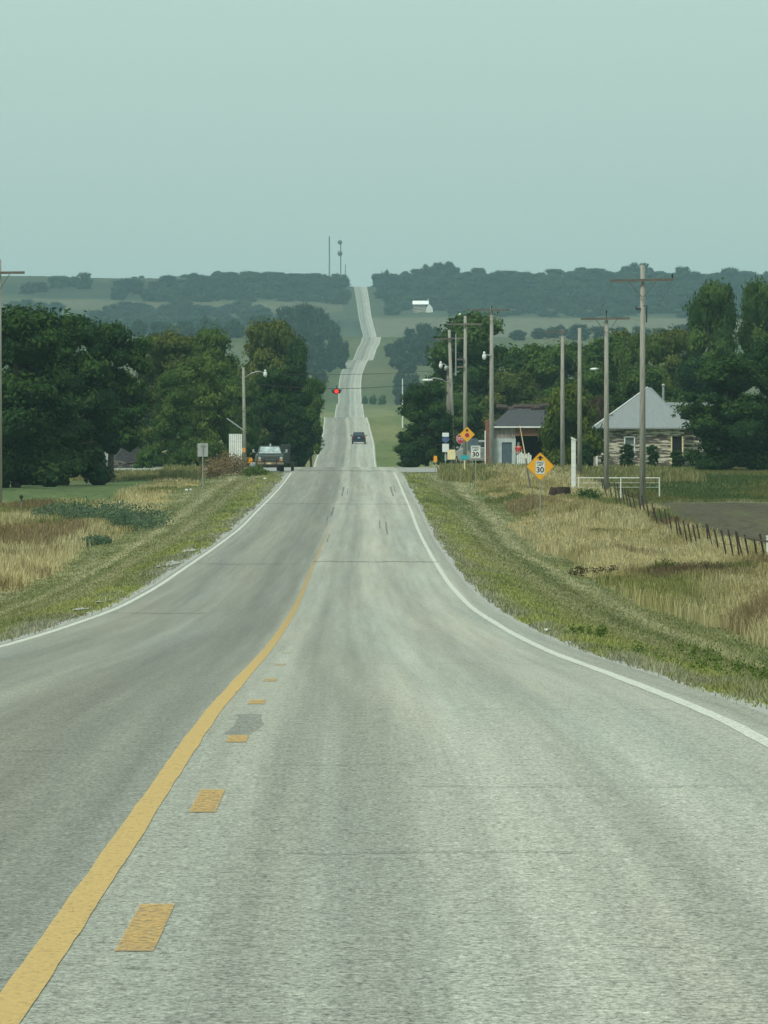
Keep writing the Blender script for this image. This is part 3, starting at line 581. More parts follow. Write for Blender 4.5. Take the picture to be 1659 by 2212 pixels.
for nm, sd, nl, sh_, nk, cd, lr, ls, h0_ in [('roundA', 1, 52, S_ROUND, 13000, .080, (.20, .42), .25, 2.9), ('roundB', 2, 46, S_ROUND, 13000, .080, (.20, .46), .3, 2.9), ('skirtA', 3, 66, S_SKIRT, 15000, .080, (.20, .44), .25, 3.0),
        ('skirtB', 4, 60, S_SKIRT, 15000, .080, (.18, .48), .35, 3.0), ('skirtC', 14, 80, S_SKIRT, 15500, .075, (.16, .38), .4, 2.6), ('tallA', 5, 26, S_TALL, 6500, .085, (.18, .38), .5, 3.4), ('tallB', 6, 24, S_TALL, 6000, .085, (.18, .38), .6, 3.4), ('tallC', 26, 40, S_TOP, 9500, .085, (.22, .42), .5, 3.2), ('moundA', 7, 50, S_MOUND, 10500, .075, (.16, .32), .15, 1.25),
        ('farA', 8, 30, S_SKIRT, 1500, .13, (.22, .42), .35, 1.2), ('farB', 9, 28, S_SKIRT, 1500, .13, (.20, .44), .4, 1.2), ('farC', 10, 26, S_MOUND, 1400, .13, (.22, .40), .4, 1.0), ('farD', 15, 30, S_MOUND, 1500, .13, (.20, .36), .35, .9)]:
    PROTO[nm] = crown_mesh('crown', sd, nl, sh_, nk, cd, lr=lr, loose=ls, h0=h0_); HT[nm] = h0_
def trunk_mesh(proto, hb):
    m = MB(); Lc = PROTO[proto][1]; h = HT[proto]; m.tube([(0, 0, -.05), (.01, 0, .15*h), (-.02, .01, .4*h), (.02, 0, .7*h)], [.085, .065, .05, .015], 8)
    for c, r_ in Lc[:10]: b0 = h*(.15+.35*c[2]/h); m.tube([(0, 0, b0*.9), tuple(c*np.array([.5, .5, .5])+np.array([0, 0, b0*.5])), tuple(c)], [.034, .022, .006], 5)
    me_o = m.build('trunk', M['bark']); me = me_o.data; bpy.data.objects.remove(me_o); return me
TR = {k: trunk_mesh(k, .3) for k in PROTO}
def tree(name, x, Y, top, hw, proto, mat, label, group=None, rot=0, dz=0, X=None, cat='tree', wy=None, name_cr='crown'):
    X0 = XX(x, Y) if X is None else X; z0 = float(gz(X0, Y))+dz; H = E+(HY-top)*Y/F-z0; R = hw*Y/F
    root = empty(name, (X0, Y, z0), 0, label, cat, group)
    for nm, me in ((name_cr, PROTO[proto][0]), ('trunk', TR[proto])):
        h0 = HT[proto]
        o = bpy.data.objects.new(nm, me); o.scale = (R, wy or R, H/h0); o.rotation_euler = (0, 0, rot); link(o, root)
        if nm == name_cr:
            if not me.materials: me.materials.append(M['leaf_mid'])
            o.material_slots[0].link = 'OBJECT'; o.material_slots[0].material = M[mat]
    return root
gV = 'trees around the village'
tree('broadleaf_tree', -70, 470, 668, 110, 'skirtA', 'leaf_dark', 'dark green tree cut by the left edge of the picture', gV, .4)
tree('broadleaf_tree', 35, 490, 664, 128, 'skirtB', 'leaf_dark', 'tallest dark tree beside the pole at the left edge', gV, 1.4)
tree('broadleaf_tree', 140, 512, 676, 118, 'skirtC', 'leaf_dark', 'big dark tree standing over the green lawn left of the road', gV, 2.2)
tree('broadleaf_tree', 240, 530, 700, 98, 'roundB', 'leaf_dark', 'dark round tree in front of the ruined white house', gV, 3.9)
tree('broadleaf_tree', 92, 505, 740, 100, 'skirtA', 'leaf_dark', 'low spreading dark tree under the tallest left trees', gV, 5.0)
tree('broadleaf_tree', 365, 690, 714, 78, 'roundA', 'leaf_olive', 'olive green tree rising behind the ruined house', gV, .3)
tree('broadleaf_tree', 455, 700, 712, 74, 'roundB', 'leaf_mid', 'mid green tree behind the lamp pole on the left', gV, 1.3)
tree('broadleaf_tree', 440, 625, 764, 74, 'skirtC', 'leaf_light', 'lighter green tree behind the white shed and speed sign', gV, 2.8)
tree('broadleaf_tree', 375, 610, 800, 50, 'skirtA', 'leaf_mid', 'shorter green tree right of the ruined dark roof', gV, 4.8)
tree('broadleaf_tree', 510, 660, 815, 48, 'skirtB', 'leaf_mid', 'narrow green tree directly behind the lamp pole', gV, 3.1)
tree('broadleaf_tree', 588, 800, 694, 82, 'roundB', 'leaf_olive', 'tall tree above the parked pickup, topmost on the left verge', gV, 5.3)
tree('broadleaf_tree', 640, 790, 735, 42, 'skirtA', 'leaf_dark', 'dark tree beside the far road left of the red beacon', gV, 1.0)
tree('broadleaf_tree', 612, 665, 790, 78, 'skirtC', 'leaf_dark', 'dark tree hanging over the parked pickup', gV, .9)
tree('broadleaf_tree', 672, 690, 815, 40, 'roundA', 'leaf_mid', 'small tree leaning toward the road behind the pickup', gV, 2.3)
tree('broadleaf_tree', 1020, 800, 676, 116, 'skirtA', 'leaf_mid', 'wide round tree behind the cluster of power poles', gV, .5)
tree('broadleaf_tree', 922, 640, 824, 62, 'skirtC', 'leaf_dark', 'dense dark tree at the right corner of the crossroads', gV, 1.8)
tree('broadleaf_tree', 880, 660, 930, 30, 'skirtB', 'leaf_dark', 'low dark bush at the foot of the corner tree', gV, 2.8, cat='bush')
tree('broadleaf_tree', 1150, 790, 745, 80, 'skirtB', 'leaf_mid', 'green tree behind the brick shop roof', gV, 3.0)
tree('broadleaf_tree', 1100, 760, 800, 75, 'skirtC', 'leaf_olive', 'olive tree right behind the tall lamp pole and shop', gV, 4.3)
tree('broadleaf_tree', 1232, 810, 738, 82, 'roundA', 'leaf_mid', 'green tree between the brick shop and peeling house', gV, 4.0)
tree('broadleaf_tree', 1312, 800, 728, 76, 'skirtA', 'leaf_mid', 'green tree behind the second power pole from right', gV, 1.1)
tree('broadleaf_tree', 1385, 790, 716, 56, 'skirtC', 'leaf_light', 'yellowish tree above the tin roof of the house', gV, 2.6)
tree('broadleaf_tree', 1455, 800, 712, 72, 'roundB', 'leaf_olive', 'olive green tree right of the tallest power pole', gV, 5.6)
tree('broadleaf_tree', 1530, 750, 770, 90, 'skirtB', 'leaf_dark', 'broad tree below the tall thin trees at right', gV, 3.6)
tree('broadleaf_tree', 1395, 700, 790, 85, 'skirtA', 'leaf_mid', 'bushy tree immediately behind the house chimney', gV, .2)
tree('broadleaf_tree', 1290, 680, 800, 70, 'skirtC', 'leaf_mid', 'bushy tree left of the tin roofed house', gV, .8)
tree('tall_tree', 1542, 770, 611, 58, 'tallC', 'leaf_mid', 'tall open tree standing above all others at right', gV, .6)
tree('tall_tree', 1645, 775, 607, 50, 'tallC', 'leaf_mid', 'tall open tree at the right edge with sky gaps', gV, 1.6)
tree('broadleaf_tree', 1562, 575, 766, 100, 'skirtB', 'leaf_dark', 'dark shade tree beside the peeling house', gV, 2.0)
tree('broadleaf_tree', 1668, 580, 728, 92, 'skirtC', 'leaf_dark', 'dark shade tree cut by the right edge', gV, 3.3)
tree('vine_covered_tree', 1236, 600, 832, 80, 'moundA', 'leaf_moss', 'low dome shaped tree draped to the ground behind yellow speed sign', gV, .1)
tree('broadleaf_tree', 1292, 625, 858, 44, 'moundA', 'leaf_brown', 'brownish rounded tree left of the house', gV, 1.1)
for i, (x, Y, top, hw, pr, mt, lb) in enumerate([(330, 830, 840, 90, 'skirtA', 'leaf_mid', 'dark filling tree low behind the ruined roof'), (200, 820, 800, 90, 'skirtB', 'leaf_mid', 'shaded tree deep behind the ruined white gable'), (520, 850, 790, 80, 'skirtC', 'leaf_mid', 'shaded tree deep behind the white shed'), (60, 800, 800, 100, 'skirtA', 'leaf_mid', 'shaded tree deep behind the leftmost trees'),
        (990, 760, 860, 60, 'skirtC', 'leaf_mid', 'shaded tree behind the stop sign'), (1180, 740, 860, 70, 'skirtA', 'leaf_olive', 'shaded tree close behind the shop roof'), (1480, 700, 850, 90, 'skirtC', 'leaf_mid', 'shaded tree behind the chimney pipe'), (1600, 720, 850, 90, 'skirtA', 'leaf_mid', 'shaded tree at far right behind the shade trees'),
        (1340, 840, 716, 60, 'roundB', 'leaf_olive', 'olive crown peeking between the two right power poles'), (1275, 850, 745, 50, 'skirtC', 'leaf_light', 'light green crown between the thin and third power poles'), (1175, 860, 760, 55, 'roundA', 'leaf_light', 'light green crown left of the thin power pole')]): tree('broadleaf_tree', x, Y, top, hw, pr, mt, lb, gV, i*1.3)
tree('bush', 205, 545, 965, 32, 'farD', 'leaf_dark', 'dark bush under the left trees at the lawn edge', 'bushes', 1, cat='bush'); tree('bush', 318, 600, 962, 30, 'farD', 'leaf_mid', 'green bush at the right end of the ruined roof', 'bushes', 2, cat='bush')
tree('bush', 160, 540, 990, 34, 'farD', 'leaf_brown', 'brownish brush along the far side of the green lawn', 'bushes', 2, cat='bush')
gB = 'bushes beside the house'
for x, top, hw, lb in [(1267, 955, 15, 'clipped bush left of the peeling house'), (1355, 958, 19, 'round dark bush under the house window'), (1409, 960, 15, 'round dark bush in front of the tallest power pole'), (1463, 972, 17, 'low bush by the dark house door'), (1308, 972, 10, 'small bush at the house corner')]:
    tree('bush', x, 598, top, hw, 'skirtC', 'leaf_dark', lb, gB, x*.1, cat='bush', name_cr='foliage')
# brush and weeds on the verges
weed('weed_patch', 215, 368, 2.9, 1.35, M['leaf_blue'], 2600, .10, label='blue green weed clump, middle of the weed bank on the left verge', group='green weeds on the left verge', fl=5)
weed('weed_patch', 300, 350, 2.3, 1.45, M['leaf_blue'], 2400, .10, label='tallest blue green weeds at the right end of the weed bank', group='green weeds on the left verge', fl=5)
weed('weed_patch', 135, 378, 2.6, 1.15, M['leaf_blue'], 1800, .10, label='blue green weeds at the left end of the weed bank', group='green weeds on the left verge', fl=5)
weed('weed_patch', 205, 322, 1.2, .45, M['leaf_blue'], 1800, .08, label='low green weeds in front of the weed bank', group='green weeds on the left verge', fl=5)
weed('dead_weed', 100, 385, .5, 1.3, M['leaf_tan'], 900, .05, label='single dried brown weed stalk near the left edge', cat='weed')
weed('tan_bush', 492, 545, 2.4, 2.0, M['leaf_tan'], 2600, .12, label='dry tan bush in front of the white shed', cat='bush')
weed('tan_bush', 450, 540, 1.4, 1.2, M['leaf_tan'], 1000, .12, label='low dry tan bush beside the sign seen from behind', cat='bush')
weed('weed_patch', 552, 540, 1.8, .9, M['leaf_light'], 1300, .11, label='bright green weeds in front of the parked pickup', group='weeds near the crossroads')
weed('weed_patch', 1270, 452, 1.2, 1.1, M['leaf_mid'], 2200, .10, label='green weed clump beside the fence start and white post', group='weeds on the right verge')
weed('weed_patch', 1436, 250, .55, .75, M['leaf_olive'], 1500, .05, label='dark spindly weed standing in the tall grass near the fence', group='weeds on the right verge')
weed('weed_patch', 1375, 300,   .9, .45, M['leaf_blue'], 1400, .06, label='small green weeds in straw grass left of the fence', group='weeds on the right verge')
weed('weed_patch', 1262, 122, 1.0, .16, M['leaf_light'], 700, .035, label='low bright weeds beside the right pavement edge', group='weeds on the right verge', fl=6)
weed('weed_patch', 1450, 94, 1.5, .18, M['leaf_light'], 1500, .03, label='leafy green weeds where the right pavement edge widens', group='weeds on the right verge', fl=8)
weed('weed_patch', 1610, 88, 1.1, .18, M['leaf_light'], 1200, .028, label='leafy green weeds at the right edge by the pavement', group='weeds on the right verge', fl=8)
weed('dark_brush', 1300, 262, 2.0, .45, M['leaf_brown'], 1400, .06, label='dark reddish brush in the ditch right of the road', group='weeds on the right verge', fl=5, cat='brush')
weed('dark_brush', 1480, 232, 2.0, .40, M['leaf_olive'], 1300, .06, label='dark low brush in the ditch below the fence', group='weeds on the right verge', fl=5, cat='brush')

# mid distance trees (bluish with haze)
gM = 'distant trees beside the far road'
k = 0
SIDE = {0: 'left', 1: 'right'}
midl = [(622, 3160, 662, 30), (655, 3190, 655, 32), (690, 3170, 664, 28), (716, 3140, 690, 22), (640, 2960, 702, 32), (685, 2930, 706, 34), (726, 2900, 716, 24), (745, 2840, 737, 14), (615, 2760, 745, 26), (655, 2730, 742, 32), (700, 2760, 748, 28), (735, 2800, 757, 18),
        (690, 2640, 785, 22), (560, 3170, 680, 30), (505, 3180, 690, 30), (450, 3160, 684, 32), (400, 3190, 692, 28), (350, 3170, 694, 30), (300, 3180, 690, 26), (250, 3165, 700, 30), (205, 3185, 692, 28), (575, 2900, 715, 30),
        (842, 3010, 741, 17), (862, 3000, 730, 18), (886, 3060, 708, 20), (912, 3080, 698, 24), (940, 3100, 706, 24), (855, 2800, 762, 22), (880, 2740, 760, 26), (905, 2820, 738, 30), (866, 2560, 800, 22), (890, 2500, 806, 26), (880, 2300, 832, 24), (868, 2360, 846, 16),
        (1165, 3170, 708, 24), (1205, 3180, 702, 28), (1250, 3160, 700, 30), (1295, 3175, 704, 26), (1340, 3185, 706, 26), (1385, 3165, 704, 28), (1430, 3180, 708, 26), (1475, 3170, 700, 26), (1120, 3160, 712, 24)]
ordn = ['nearest', 'second', 'third', 'fourth']
ORD = ['leftmost', 'second from the left', 'third from the left', 'fourth from the left', 'fifth from the left', 'sixth from the left', 'seventh from the left', 'eighth from the left', 'ninth from the left', 'tenth from the left', 'eleventh from the left', 'twelfth from the left', 'thirteenth from the left', 'fourteenth from the left', 'fifteenth from the left', 'sixteenth from the left']
def rank(v, lst): lst = sorted(lst); k_ = lst.index(v); r_ = len(lst)-1-k_; return ORD[k_] if k_ <= r_ else ORD[r_].replace('leftmost', 'rightmost').replace('the left', 'the right')
zone_of = lambda x, Y: ('left of the far road' if x < 760 else 'right of the far road' if x < 960 else 'behind the power poles', 'on the near slope' if Y < 2900 else 'on the higher slope')
for i, (x, Y, top, hw) in enumerate(midl):
    rk = rank(x+Y*1e-6, [q[0]+q[1]*1e-6 for q in midl if zone_of(q[0], q[1]) == zone_of(x, Y)])
    where = ('left of the far road' if x < 760 else 'right of the far road' if x < 960 else 'behind the power poles')
    lb = 'hazy tree %s %s, %s' % (zone_of(x, Y)+(rk,))
    tree('distant_tree', x, Y, top, hw, ['farA', 'farB', 'farC', 'farD'][i % 4], 'leaf_far', lb, gM+' '+where+(' near slope' if Y < 2900 else ' higher slope'), i*1.1)
for i, (x, Y, top, hw, lb) in enumerate([(788, 2380, 855, 8, 'small bush touching the right edge line of the far road'), (806, 2370, 852, 10, 'low bush right of the far road below the red beacon height'), (826, 2350, 853, 11, 'low dark bush farthest from the far road edge'), (700, 960, 905, 0, '')]):
    if hw: tree('roadside_bush', x, Y, top, hw, 'farD', 'leaf_mid', lb, 'bushes on the far right verge', i, cat='bush')
# skyline trees, one object each
sky_t = [(122, 597, 5), (127, 600, 5), (290, 597, 6), (306, 595, 6), (323, 600, 5), (400, 592, 16), (375, 597, 12), (430, 594, 16), (480, 597, 12), (520, 596, 14), (556, 593, 14), (590, 592, 16), (622, 591, 18), (655, 592, 16), (683, 589, 14), (705, 592, 14), (726, 590, 14), (743, 592, 12),
         (815, 590, 12), (833, 583, 12), (850, 590, 14), (876, 585, 14), (900, 580, 16), (922, 571, 14), (945, 566, 16), (970, 564, 16), (985, 577, 14), (1010, 586, 16), (1047, 584, 4), (1063, 588, 8), (1100, 591, 16), (1140, 592, 12), (1200, 590, 16), (1230, 588, 14), (1252, 583, 12), (1276, 580, 13), (1296, 584, 10), (1322, 588, 12),
         (1352, 574, 12), (1368, 567, 13), (1388, 568, 15), (1404, 577, 10), (1430, 586, 7), (1445, 590, 8), (1480, 591, 12), (1530, 592, 12), (1580, 594, 14), (1630, 597, 16), (222, 602, 6), (60, 604, 8)]
for i, (x, top, hw) in enumerate(sky_t):
    side = 'left of the road on the far ridge' if x < 765 else 'right of the road on the far ridge'
    tree('ridge_tree', x, 5170+(i % 3)*15, top, hw+2, ['farA', 'farC', 'farB', 'farD'][i % 4], 'leaf_far', '%s skyline tree %s of the far road' % (rank(x+i*1e-6, [q[0]+j*1e-6 for j, q in enumerate(sky_t) if (q[0] < 765) == (x < 765)]), 'left' if x < 765 else 'right'), 'skyline trees '+side, i*.7)
# woods on the far hillside: one mass
def woods(name, spots, label):
    Vs, Qs, As = [], [], []; off = 0
    base = []
    for k_ in ('farA', 'farB', 'farC', 'farD'):
        me = PROTO[k_][0]; v = np.zeros(len(me.vertices)*3, np.float32); me.vertices.foreach_get('co', v); v = v.reshape(-1, 3)
        l = np.zeros(len(me.loops), np.int32); me.loops.foreach_get('vertex_index', l); a = np.zeros(len(v), np.float32); me.attributes['var'].data.foreach_get('value', a)
        base.append((v, l.reshape(-1, 4), a))
    for i, (x, Y, h, hw) in enumerate(spots):
        v, q, a = base[i % 4]; X0 = XX(x, Y); an = i*.9; ca, sa = math.cos(an), math.sin(an); R = hw*Y/F
        w = np.stack([(v[:, 0]*ca-v[:, 1]*sa)*R+X0, (v[:, 0]*sa+v[:, 1]*ca)*R+Y, v[:, 2]*h+float(gz(X0, Y))-.5], 1)
        Vs.append(w); Qs.append(q+off); As.append(np.clip(a+random.uniform(-.4, .35), 0, 1)); off += len(w)
    o = np_mesh(name, np.concatenate(Vs), np.concatenate(Qs), M['leaf_far'], attrs={'var': np.concatenate(As)}); return tag(o, label, 'woods', kind='stuff')
sp = []
for Y in (4715, 4775, 4830, 4885, 4940, 4990, 5045, 5095, 5150):
    for x in np.arange(828 + (0 if Y > 4900 else 25), 1720, 21):
        if Y < 4740 and (865 < x < 960): continue
        sp.append((x+random.uniform(-9, 9), Y+random.uniform(-30, 30), random.choice((4.5, 6, 7, 8.5))*random.uniform(.85, 1.1)*(.62 if Y > 5050 else 1), random.uniform(19, 27)))
woods('far_woods_right', sp, 'hazy dark woods covering the far hillside right of the road').name = 'hillside_woods'
sp = []
for Y in (4880, 4925, 4970, 5020, 5065, 5110, 5150):
    for x in np.arange(-40, 765, 20):
        if x < 480 and Y > 5000 and x < 480-(5160-Y)*.6: continue
        if x < 330 and (fbm(np.array([x*.014]), np.array([Y*.013]), 91)[0] < .54): continue
        if x > 752-(5150-Y)*.0: continue
        if x > 742: x = 742
        sp.append((min(x+random.uniform(-9, 5), 740), Y+random.uniform(-25, 25), random.choice((4, 5.5, 6.5, 8))*random.uniform(.85, 1.1)*(.62 if Y > 5050 else 1), random.uniform(19, 25)))
for Y in (4470, 4560, 4660, 4720):
    for x in np.arange(-40, 700, 26):
        if fbm(np.array([x*.011+5]), np.array([Y*.006]), 95)[0] > (.42 if Y < 4600 else .50): sp.append((x+random.uniform(-9, 9), Y+random.uniform(-25, 25), random.uniform(4.5, 7), random.uniform(20, 30)))
woods('hillside_woods', sp, 'hazy dark woods scattered over the far hillside left of the road')
# ------------------------------------------------------------------ utility poles
def insul(mb, p, h=.16): mb.tube([p, (p[0], p[1], p[2]+h*.5), (p[0], p[1], p[2]+h)], [.025, .06, .035], 6)
def upole(x, Y, top, label, arms=(), r=.17, group='wooden power poles', mat='pole', lean=0, base_y=None, pin=False, Xo=0, nm='power_pole', h=None):
    X0 = XX(x, Y)+Xo; z0 = float(gz(X0, Y)); H = E+(HY-top)*Y/F-z0
    root = empty(nm, (X0, Y, z0), 0, label, 'power pole', group)
    m = MB(); m.tube([(0, 0, -.6), (lean*.5, 0, H*.5), (lean, 0, H)], [r, r*.86, r*.66], 12); m.build('post', M[mat], root, smooth=True)
    g = 'galv'
    if pin: q = MB(); q.tube([(lean, 0, H-.02), (lean, 0, H+.30)], .03, 6); insul(q, (lean, 0, H+.25), .2); q.build('insulator', M['black'], root)
    for a in arms:   # (image y, x0, x1, brace?, tilt, pins)
        za = E+(HY-a[0])*Y/F-z0; x0 = (a[1]-x)*Y/F; x1 = (a[2]-x)*Y/F; cxm = (x0+x1)/2; w = x1-x0; ax = lean*za/H
        m = MB(); m.box((cxm, -r-.06, za), (w, .10, .13), ry=-a[4]); m.build('crossarm', M['armwood'], root)
        if a[3]:
            for s in (-1, 1):
                q = MB(); q.tube([(ax+s*w*.22, -r-.12, za-.04+s*math.sin(a[4])*w*.22), (ax+s*.04, -r-.10, za-.85)], .022, 5); q.build('brace', M['armwood'], root)
        for px_ in a[5]:
            q = MB(); xx = (px_-x)*Y/F; insul(q, (xx, -r-.06, za+.06+math.sin(a[4])*(xx-cxm)), .24); q.build('insulator', M['black'], root)
    return root, H
p1, H1 = upole(1388, 405, 572, 'tallest grey wooden power pole in front of the tin roofed house', [(605, 1318, 1456, True, .022, (1452,))], r=.165)
q = MB(); q.tube([(-.32, -.1, H1-2.2), (-.1, -.1, H1-2.2)], .05, 6); q.tube([(-.32, -.1, H1-2.26), (-.32, -.1, H1-2.1)], .035, 6); q.tube([(.2, -.1, H1-2.9), (.2, -.1, H1-2.05)], .035, 6); q.tube([(.0, -.1, H1-2.05), (.2, -.1, H1-2.05)], .02, 5); q.build('cutout_switch', M['black'], p1)
upole(1310, 471, 686, 'power pole with braced crossarm, second from the right', [(688, 1255, 1360, True, .01, ())], r=.165, pin=True)
upole(1252, 535, 708, 'power pole rising behind the white gate post, third from the right', [], r=.165)
upole(1215, 587, 712, 'thin power pole right of the yellow 30 sign with pale sagging arm', [(716, 1176, 1222, False, .05, ())], r=.17, mat='pole')
p5, H5 = upole(1062, 576, 664, 'tall power pole with crossarm and round lamp beside the brick shop', [(669, 1018, 1101, True, .0, (1062,))], r=.18)
p6, H6 = upole(1005, 617, 682, 'power pole behind the stop ahead sign with several short arms', [(700, 965, 1042, False, .0, ()), (776, 985, 1003, False, 0, ()), (792, 985, 1003, False, 0, ())], r=.17)
for s in (0,): q = MB(); q.tube([(-.72, 0, 7.0), (-.72, 0, 10.2)], .06, 6); q.build('conduit', M['galv'], p6)
p7, H7 = upole(980, 640, 712, 'slanting power pole with crossarm at the corner of the crossroads', [(731, 940, 1003, False, .03, (943, 1000))], r=.17, lean=-.35)
p8, H8 = upole(970, 652, 790, 'short thick dark pole behind the slanting corner pole', [], r=.27, mat='poledark')
q = MB(); q.ell((-.25, -.35, H8-.2), (.16, .16, .22)); q.build('transformer', M['galv'], p8, smooth=True)
pL, HL = upole(529, 640, 793, 'wooden lamp pole left of the parked pickup', [], r=.15, lean=-.12, nm='lamp_pole', group='wooden power poles')
pE, HE = upole(0, 405, 560, 'grey power pole cut by the left edge', [(589, -56, 56, True, .01, ())], r=.165, Xo=-.05)
# street lamps: arm and head are their own things fixed to the poles
def lamp(x, Y, yarm, xh, yh, label, kind='round', Zo=0, Yo=-.2):
    a = P(x, yarm, Y); h_ = P(xh, yh, Y); root = empty('street_lamp', (a.x, Y+Yo, a.z), 0, label, 'street lamp', 'street lamps on the poles')
    dx, dz = h_.x-a.x, h_.z-a.z; s = 1 if dx > 0 else -1
    m = MB(); m.tube([(0, 0, 0), (dx*.35, 0, dz*.6+abs(dx)*.10), (dx*.7, 0, dz+abs(dx)*.10), (dx*.92, 0, dz+.05)], .045, 6); m.build('lamp_arm', M['galv'], root, smooth=True)
    m = MB()
    if kind == 'round': m.ell((dx, 0, dz-.06), (.155, .155, .23)); m.tube([(dx, 0, dz+.12), (dx, 0, dz+.30)], [.12, .05], 8)
    else: m.ell((dx, 0, dz), (.42, .17, .11)); m.box((dx-s*.30, 0, dz+.02), (.35, .2, .12), bev=.03)
    m.build('lamp_head', M['white'], root, smooth=True); return root
lamp(1060, 576, 767, 1046, 768, 'round white lamp on the tall pole beside the shop')
lamp(974, 652, 800, 952, 788, 'small round lamp above the corner tree')
lamp(972, 640, 829, 922, 821, 'long cobra head lamp reaching left over the crossroads', 'cobra')
lamp(529, 640, 815, 573, 806, 'white lamp on a curved arm reaching over the left trees')
X0 = XX(1287, 700); root = empty('street_lamp', (X0, 700, float(gz(X0, 700))), 0, 'small distant lamp on a thin grey pole behind the dome shaped tree', 'street lamp', 'street lamps on the poles')
zt = float(E+(HY-797)*700/F-gz(X0, 700)); m = MB(); m.tube([(0, 0, 0), (0, 0, zt)], [.07, .05], 6); m.build('post', M['galv'], root); m = MB(); m.ell((-.1, -.1, zt), (.42, .18, .12)); m.build('lamp_head', M['white'], root, smooth=True)
# thin far pole at the right field edge
X0 = XX(869.5, 1250); z0 = float(gz(X0, 1250)); root = empty('marker_pole', (X0, 1250, z0), 0, 'single thin pale pole in the field right of the far road', 'pole')
m = MB(); hh = float(E+(HY-818)*1250/F-z0); m.tube([(0, 0, -.3), (0, 0, hh)], [.11, .08], 8); m.build('post', M['white'], root); m = MB(); m.ell((0, 0, hh), (.1, .1, .12)); m.build('cap', M['galv'], root)
# overhead wires
def wire(name, a, b, sag, label, r=.012, n=16, cat='wire'):
    a, b = Vector(a), Vector(b); pts = [a.lerp(b, t)-Vector((0, 0, sag*4*t*(1-t))) for t in np.linspace(0, 1, n)]
    m = MB(); c = (a+b)/2; m.tube([p-c for p in pts], r, 5); o = m.build(name, M['black'], None); o.location = c; return tag(o, label, cat)
wl = (XX(528, 640), 640.-.2, E+(HY-826)*640/F); wr_ = (XX(975, 640), 640-.25, E+(HY-818)*640/F)
zb = E+(HY-838)*640/F
wire('span_wire', wl, wr_, 1.0*.62, 'thin wire that carries the red beacon across the road', r=.022)
wire('power_line', (XX(528, 640), 640, E+(HY-806)*640/F), (XX(984, 640), 640, E+(HY-797)*640/F), .25, 'straight power line crossing the far road above the beacon', r=.016)
def lines(pa, Ya, ya, pb, Yb, yb, lab, sag=.9): wire('power_line', P(pa, ya, Ya), P(pb, yb, Yb), sag, lab, r=.007)
lines(1454, 405, 600, 1357, 471, 684, 'wire from the tallest pole to the second pole, outer side')
lines(1322, 405, 606, 1258, 471, 686, 'wire from the tallest pole to the second pole, road side')
# ------------------------------------------------------------------ beacon
Yb = 640.; cxb = XX(727, Yb); zc = E+(HY-845)*Yb/F
root = empty('traffic_beacon', (cxb, Yb, zc), 0, 'flashing red beacon hanging over the crossroads', 'traffic light')
m = MB(); m.box((0, 0, 0), (.30, .30, .42), bev=.03); m.box((0, 0, 0), (.56, .24, .30), bev=.03); m.tube([(0, 0, .2), (0, 0, .47)], .03, 6); m.build('housing', M['black'], root)
def lens(ang, mat, name):
    m = MB(); c, s = math.cos(ang), math.sin(ang); o_r = .12 if abs(s) > .5 else 0; m.tube([(s*(.16+o_r), -c*.16, 0), (s*(.21+o_r), -c*.21, 0)], [.15, .145], 14); o = m.build(name, mat, root, smooth=False)
    v = MB(); n = 12; pts = []
    for r_, dd in ((.165, .15), (.165, .40)):
        for k in range(n+1):
            a = math.pi*(k/n)*1.0; pts.append((s*dd+c*r_*math.cos(a), -c*dd+s*r_*math.cos(a), r_*math.sin(a)*(1 if dd < .3 else 1)))
    v.add(pts, [(k, k+1, n+2+k, n+1+k) for k in range(n)]); ov = v.build('visor', M['black'], o)
redglow = bpy.data.materials.new('lit_red_lens'); redglow.use_nodes = True; bb = redglow.node_tree.nodes['Principled BSDF']
bb.inputs['Base Color'].default_value = (.6, .02, .01, 1); bb.inputs['Emission Color'].default_value = (1, .035, .02, 1); bb.inputs['Emission Strength'].default_value = 2.2
lens(0, redglow, 'red_lens'); lens(math.pi/2, plain('unlit_red_lens', (.30, .05, .045), .4), 'side_lens'); lens(-math.pi/2, M['black'], 'side_lens'); lens(math.pi, M['black'], 'rear_lens')
# ------------------------------------------------------------------ signs
def sign_root(name, x, Y, label, cat='road sign', group=None):
    X0 = XX(x, Y); return empty(name, (X0, Y, float(gz(X0, Y))), 0, label, cat, group), float(gz(X0, Y))
def rrect(w, h, r=.04, n=4):
    p = []
    for sx, sz, a0 in ((1, 1, 0), (-1, 1, 90), (-1, -1, 180), (1, -1, 270)):
        for k in range(n+1): a = math.radians(a0+90*k/n); p.append((sx*(w/2-r)+r*math.cos(a), sz*(h/2-r)+r*math.sin(a)))
    return p
def plate(root, poly, zc_, mat, y=0, th=.006, name='panel', xo=0):
    m = MB(); m.prism([(p[0]+xo, p[1]+zc_) for p in poly], y-th, y); return m.build(name, mat, root)
def rot45(p): c = math.sqrt(.5); return [(c*(a-b), c*(a+b)) for a, b in p]
def post(root, h, mat='galv', w=.045, dep=.03, xo=0, y=.03, base=-.4, lean=0): m = MB(); m.box((xo, y, (h+base)/2), (w, dep, h-base), bev=.006); return m.build('post', M[mat], root)
Z = lambda y, Y, z0: float(E+(HY-y)*Y/F-z0)
gS = 'yellow diamond warning signs'
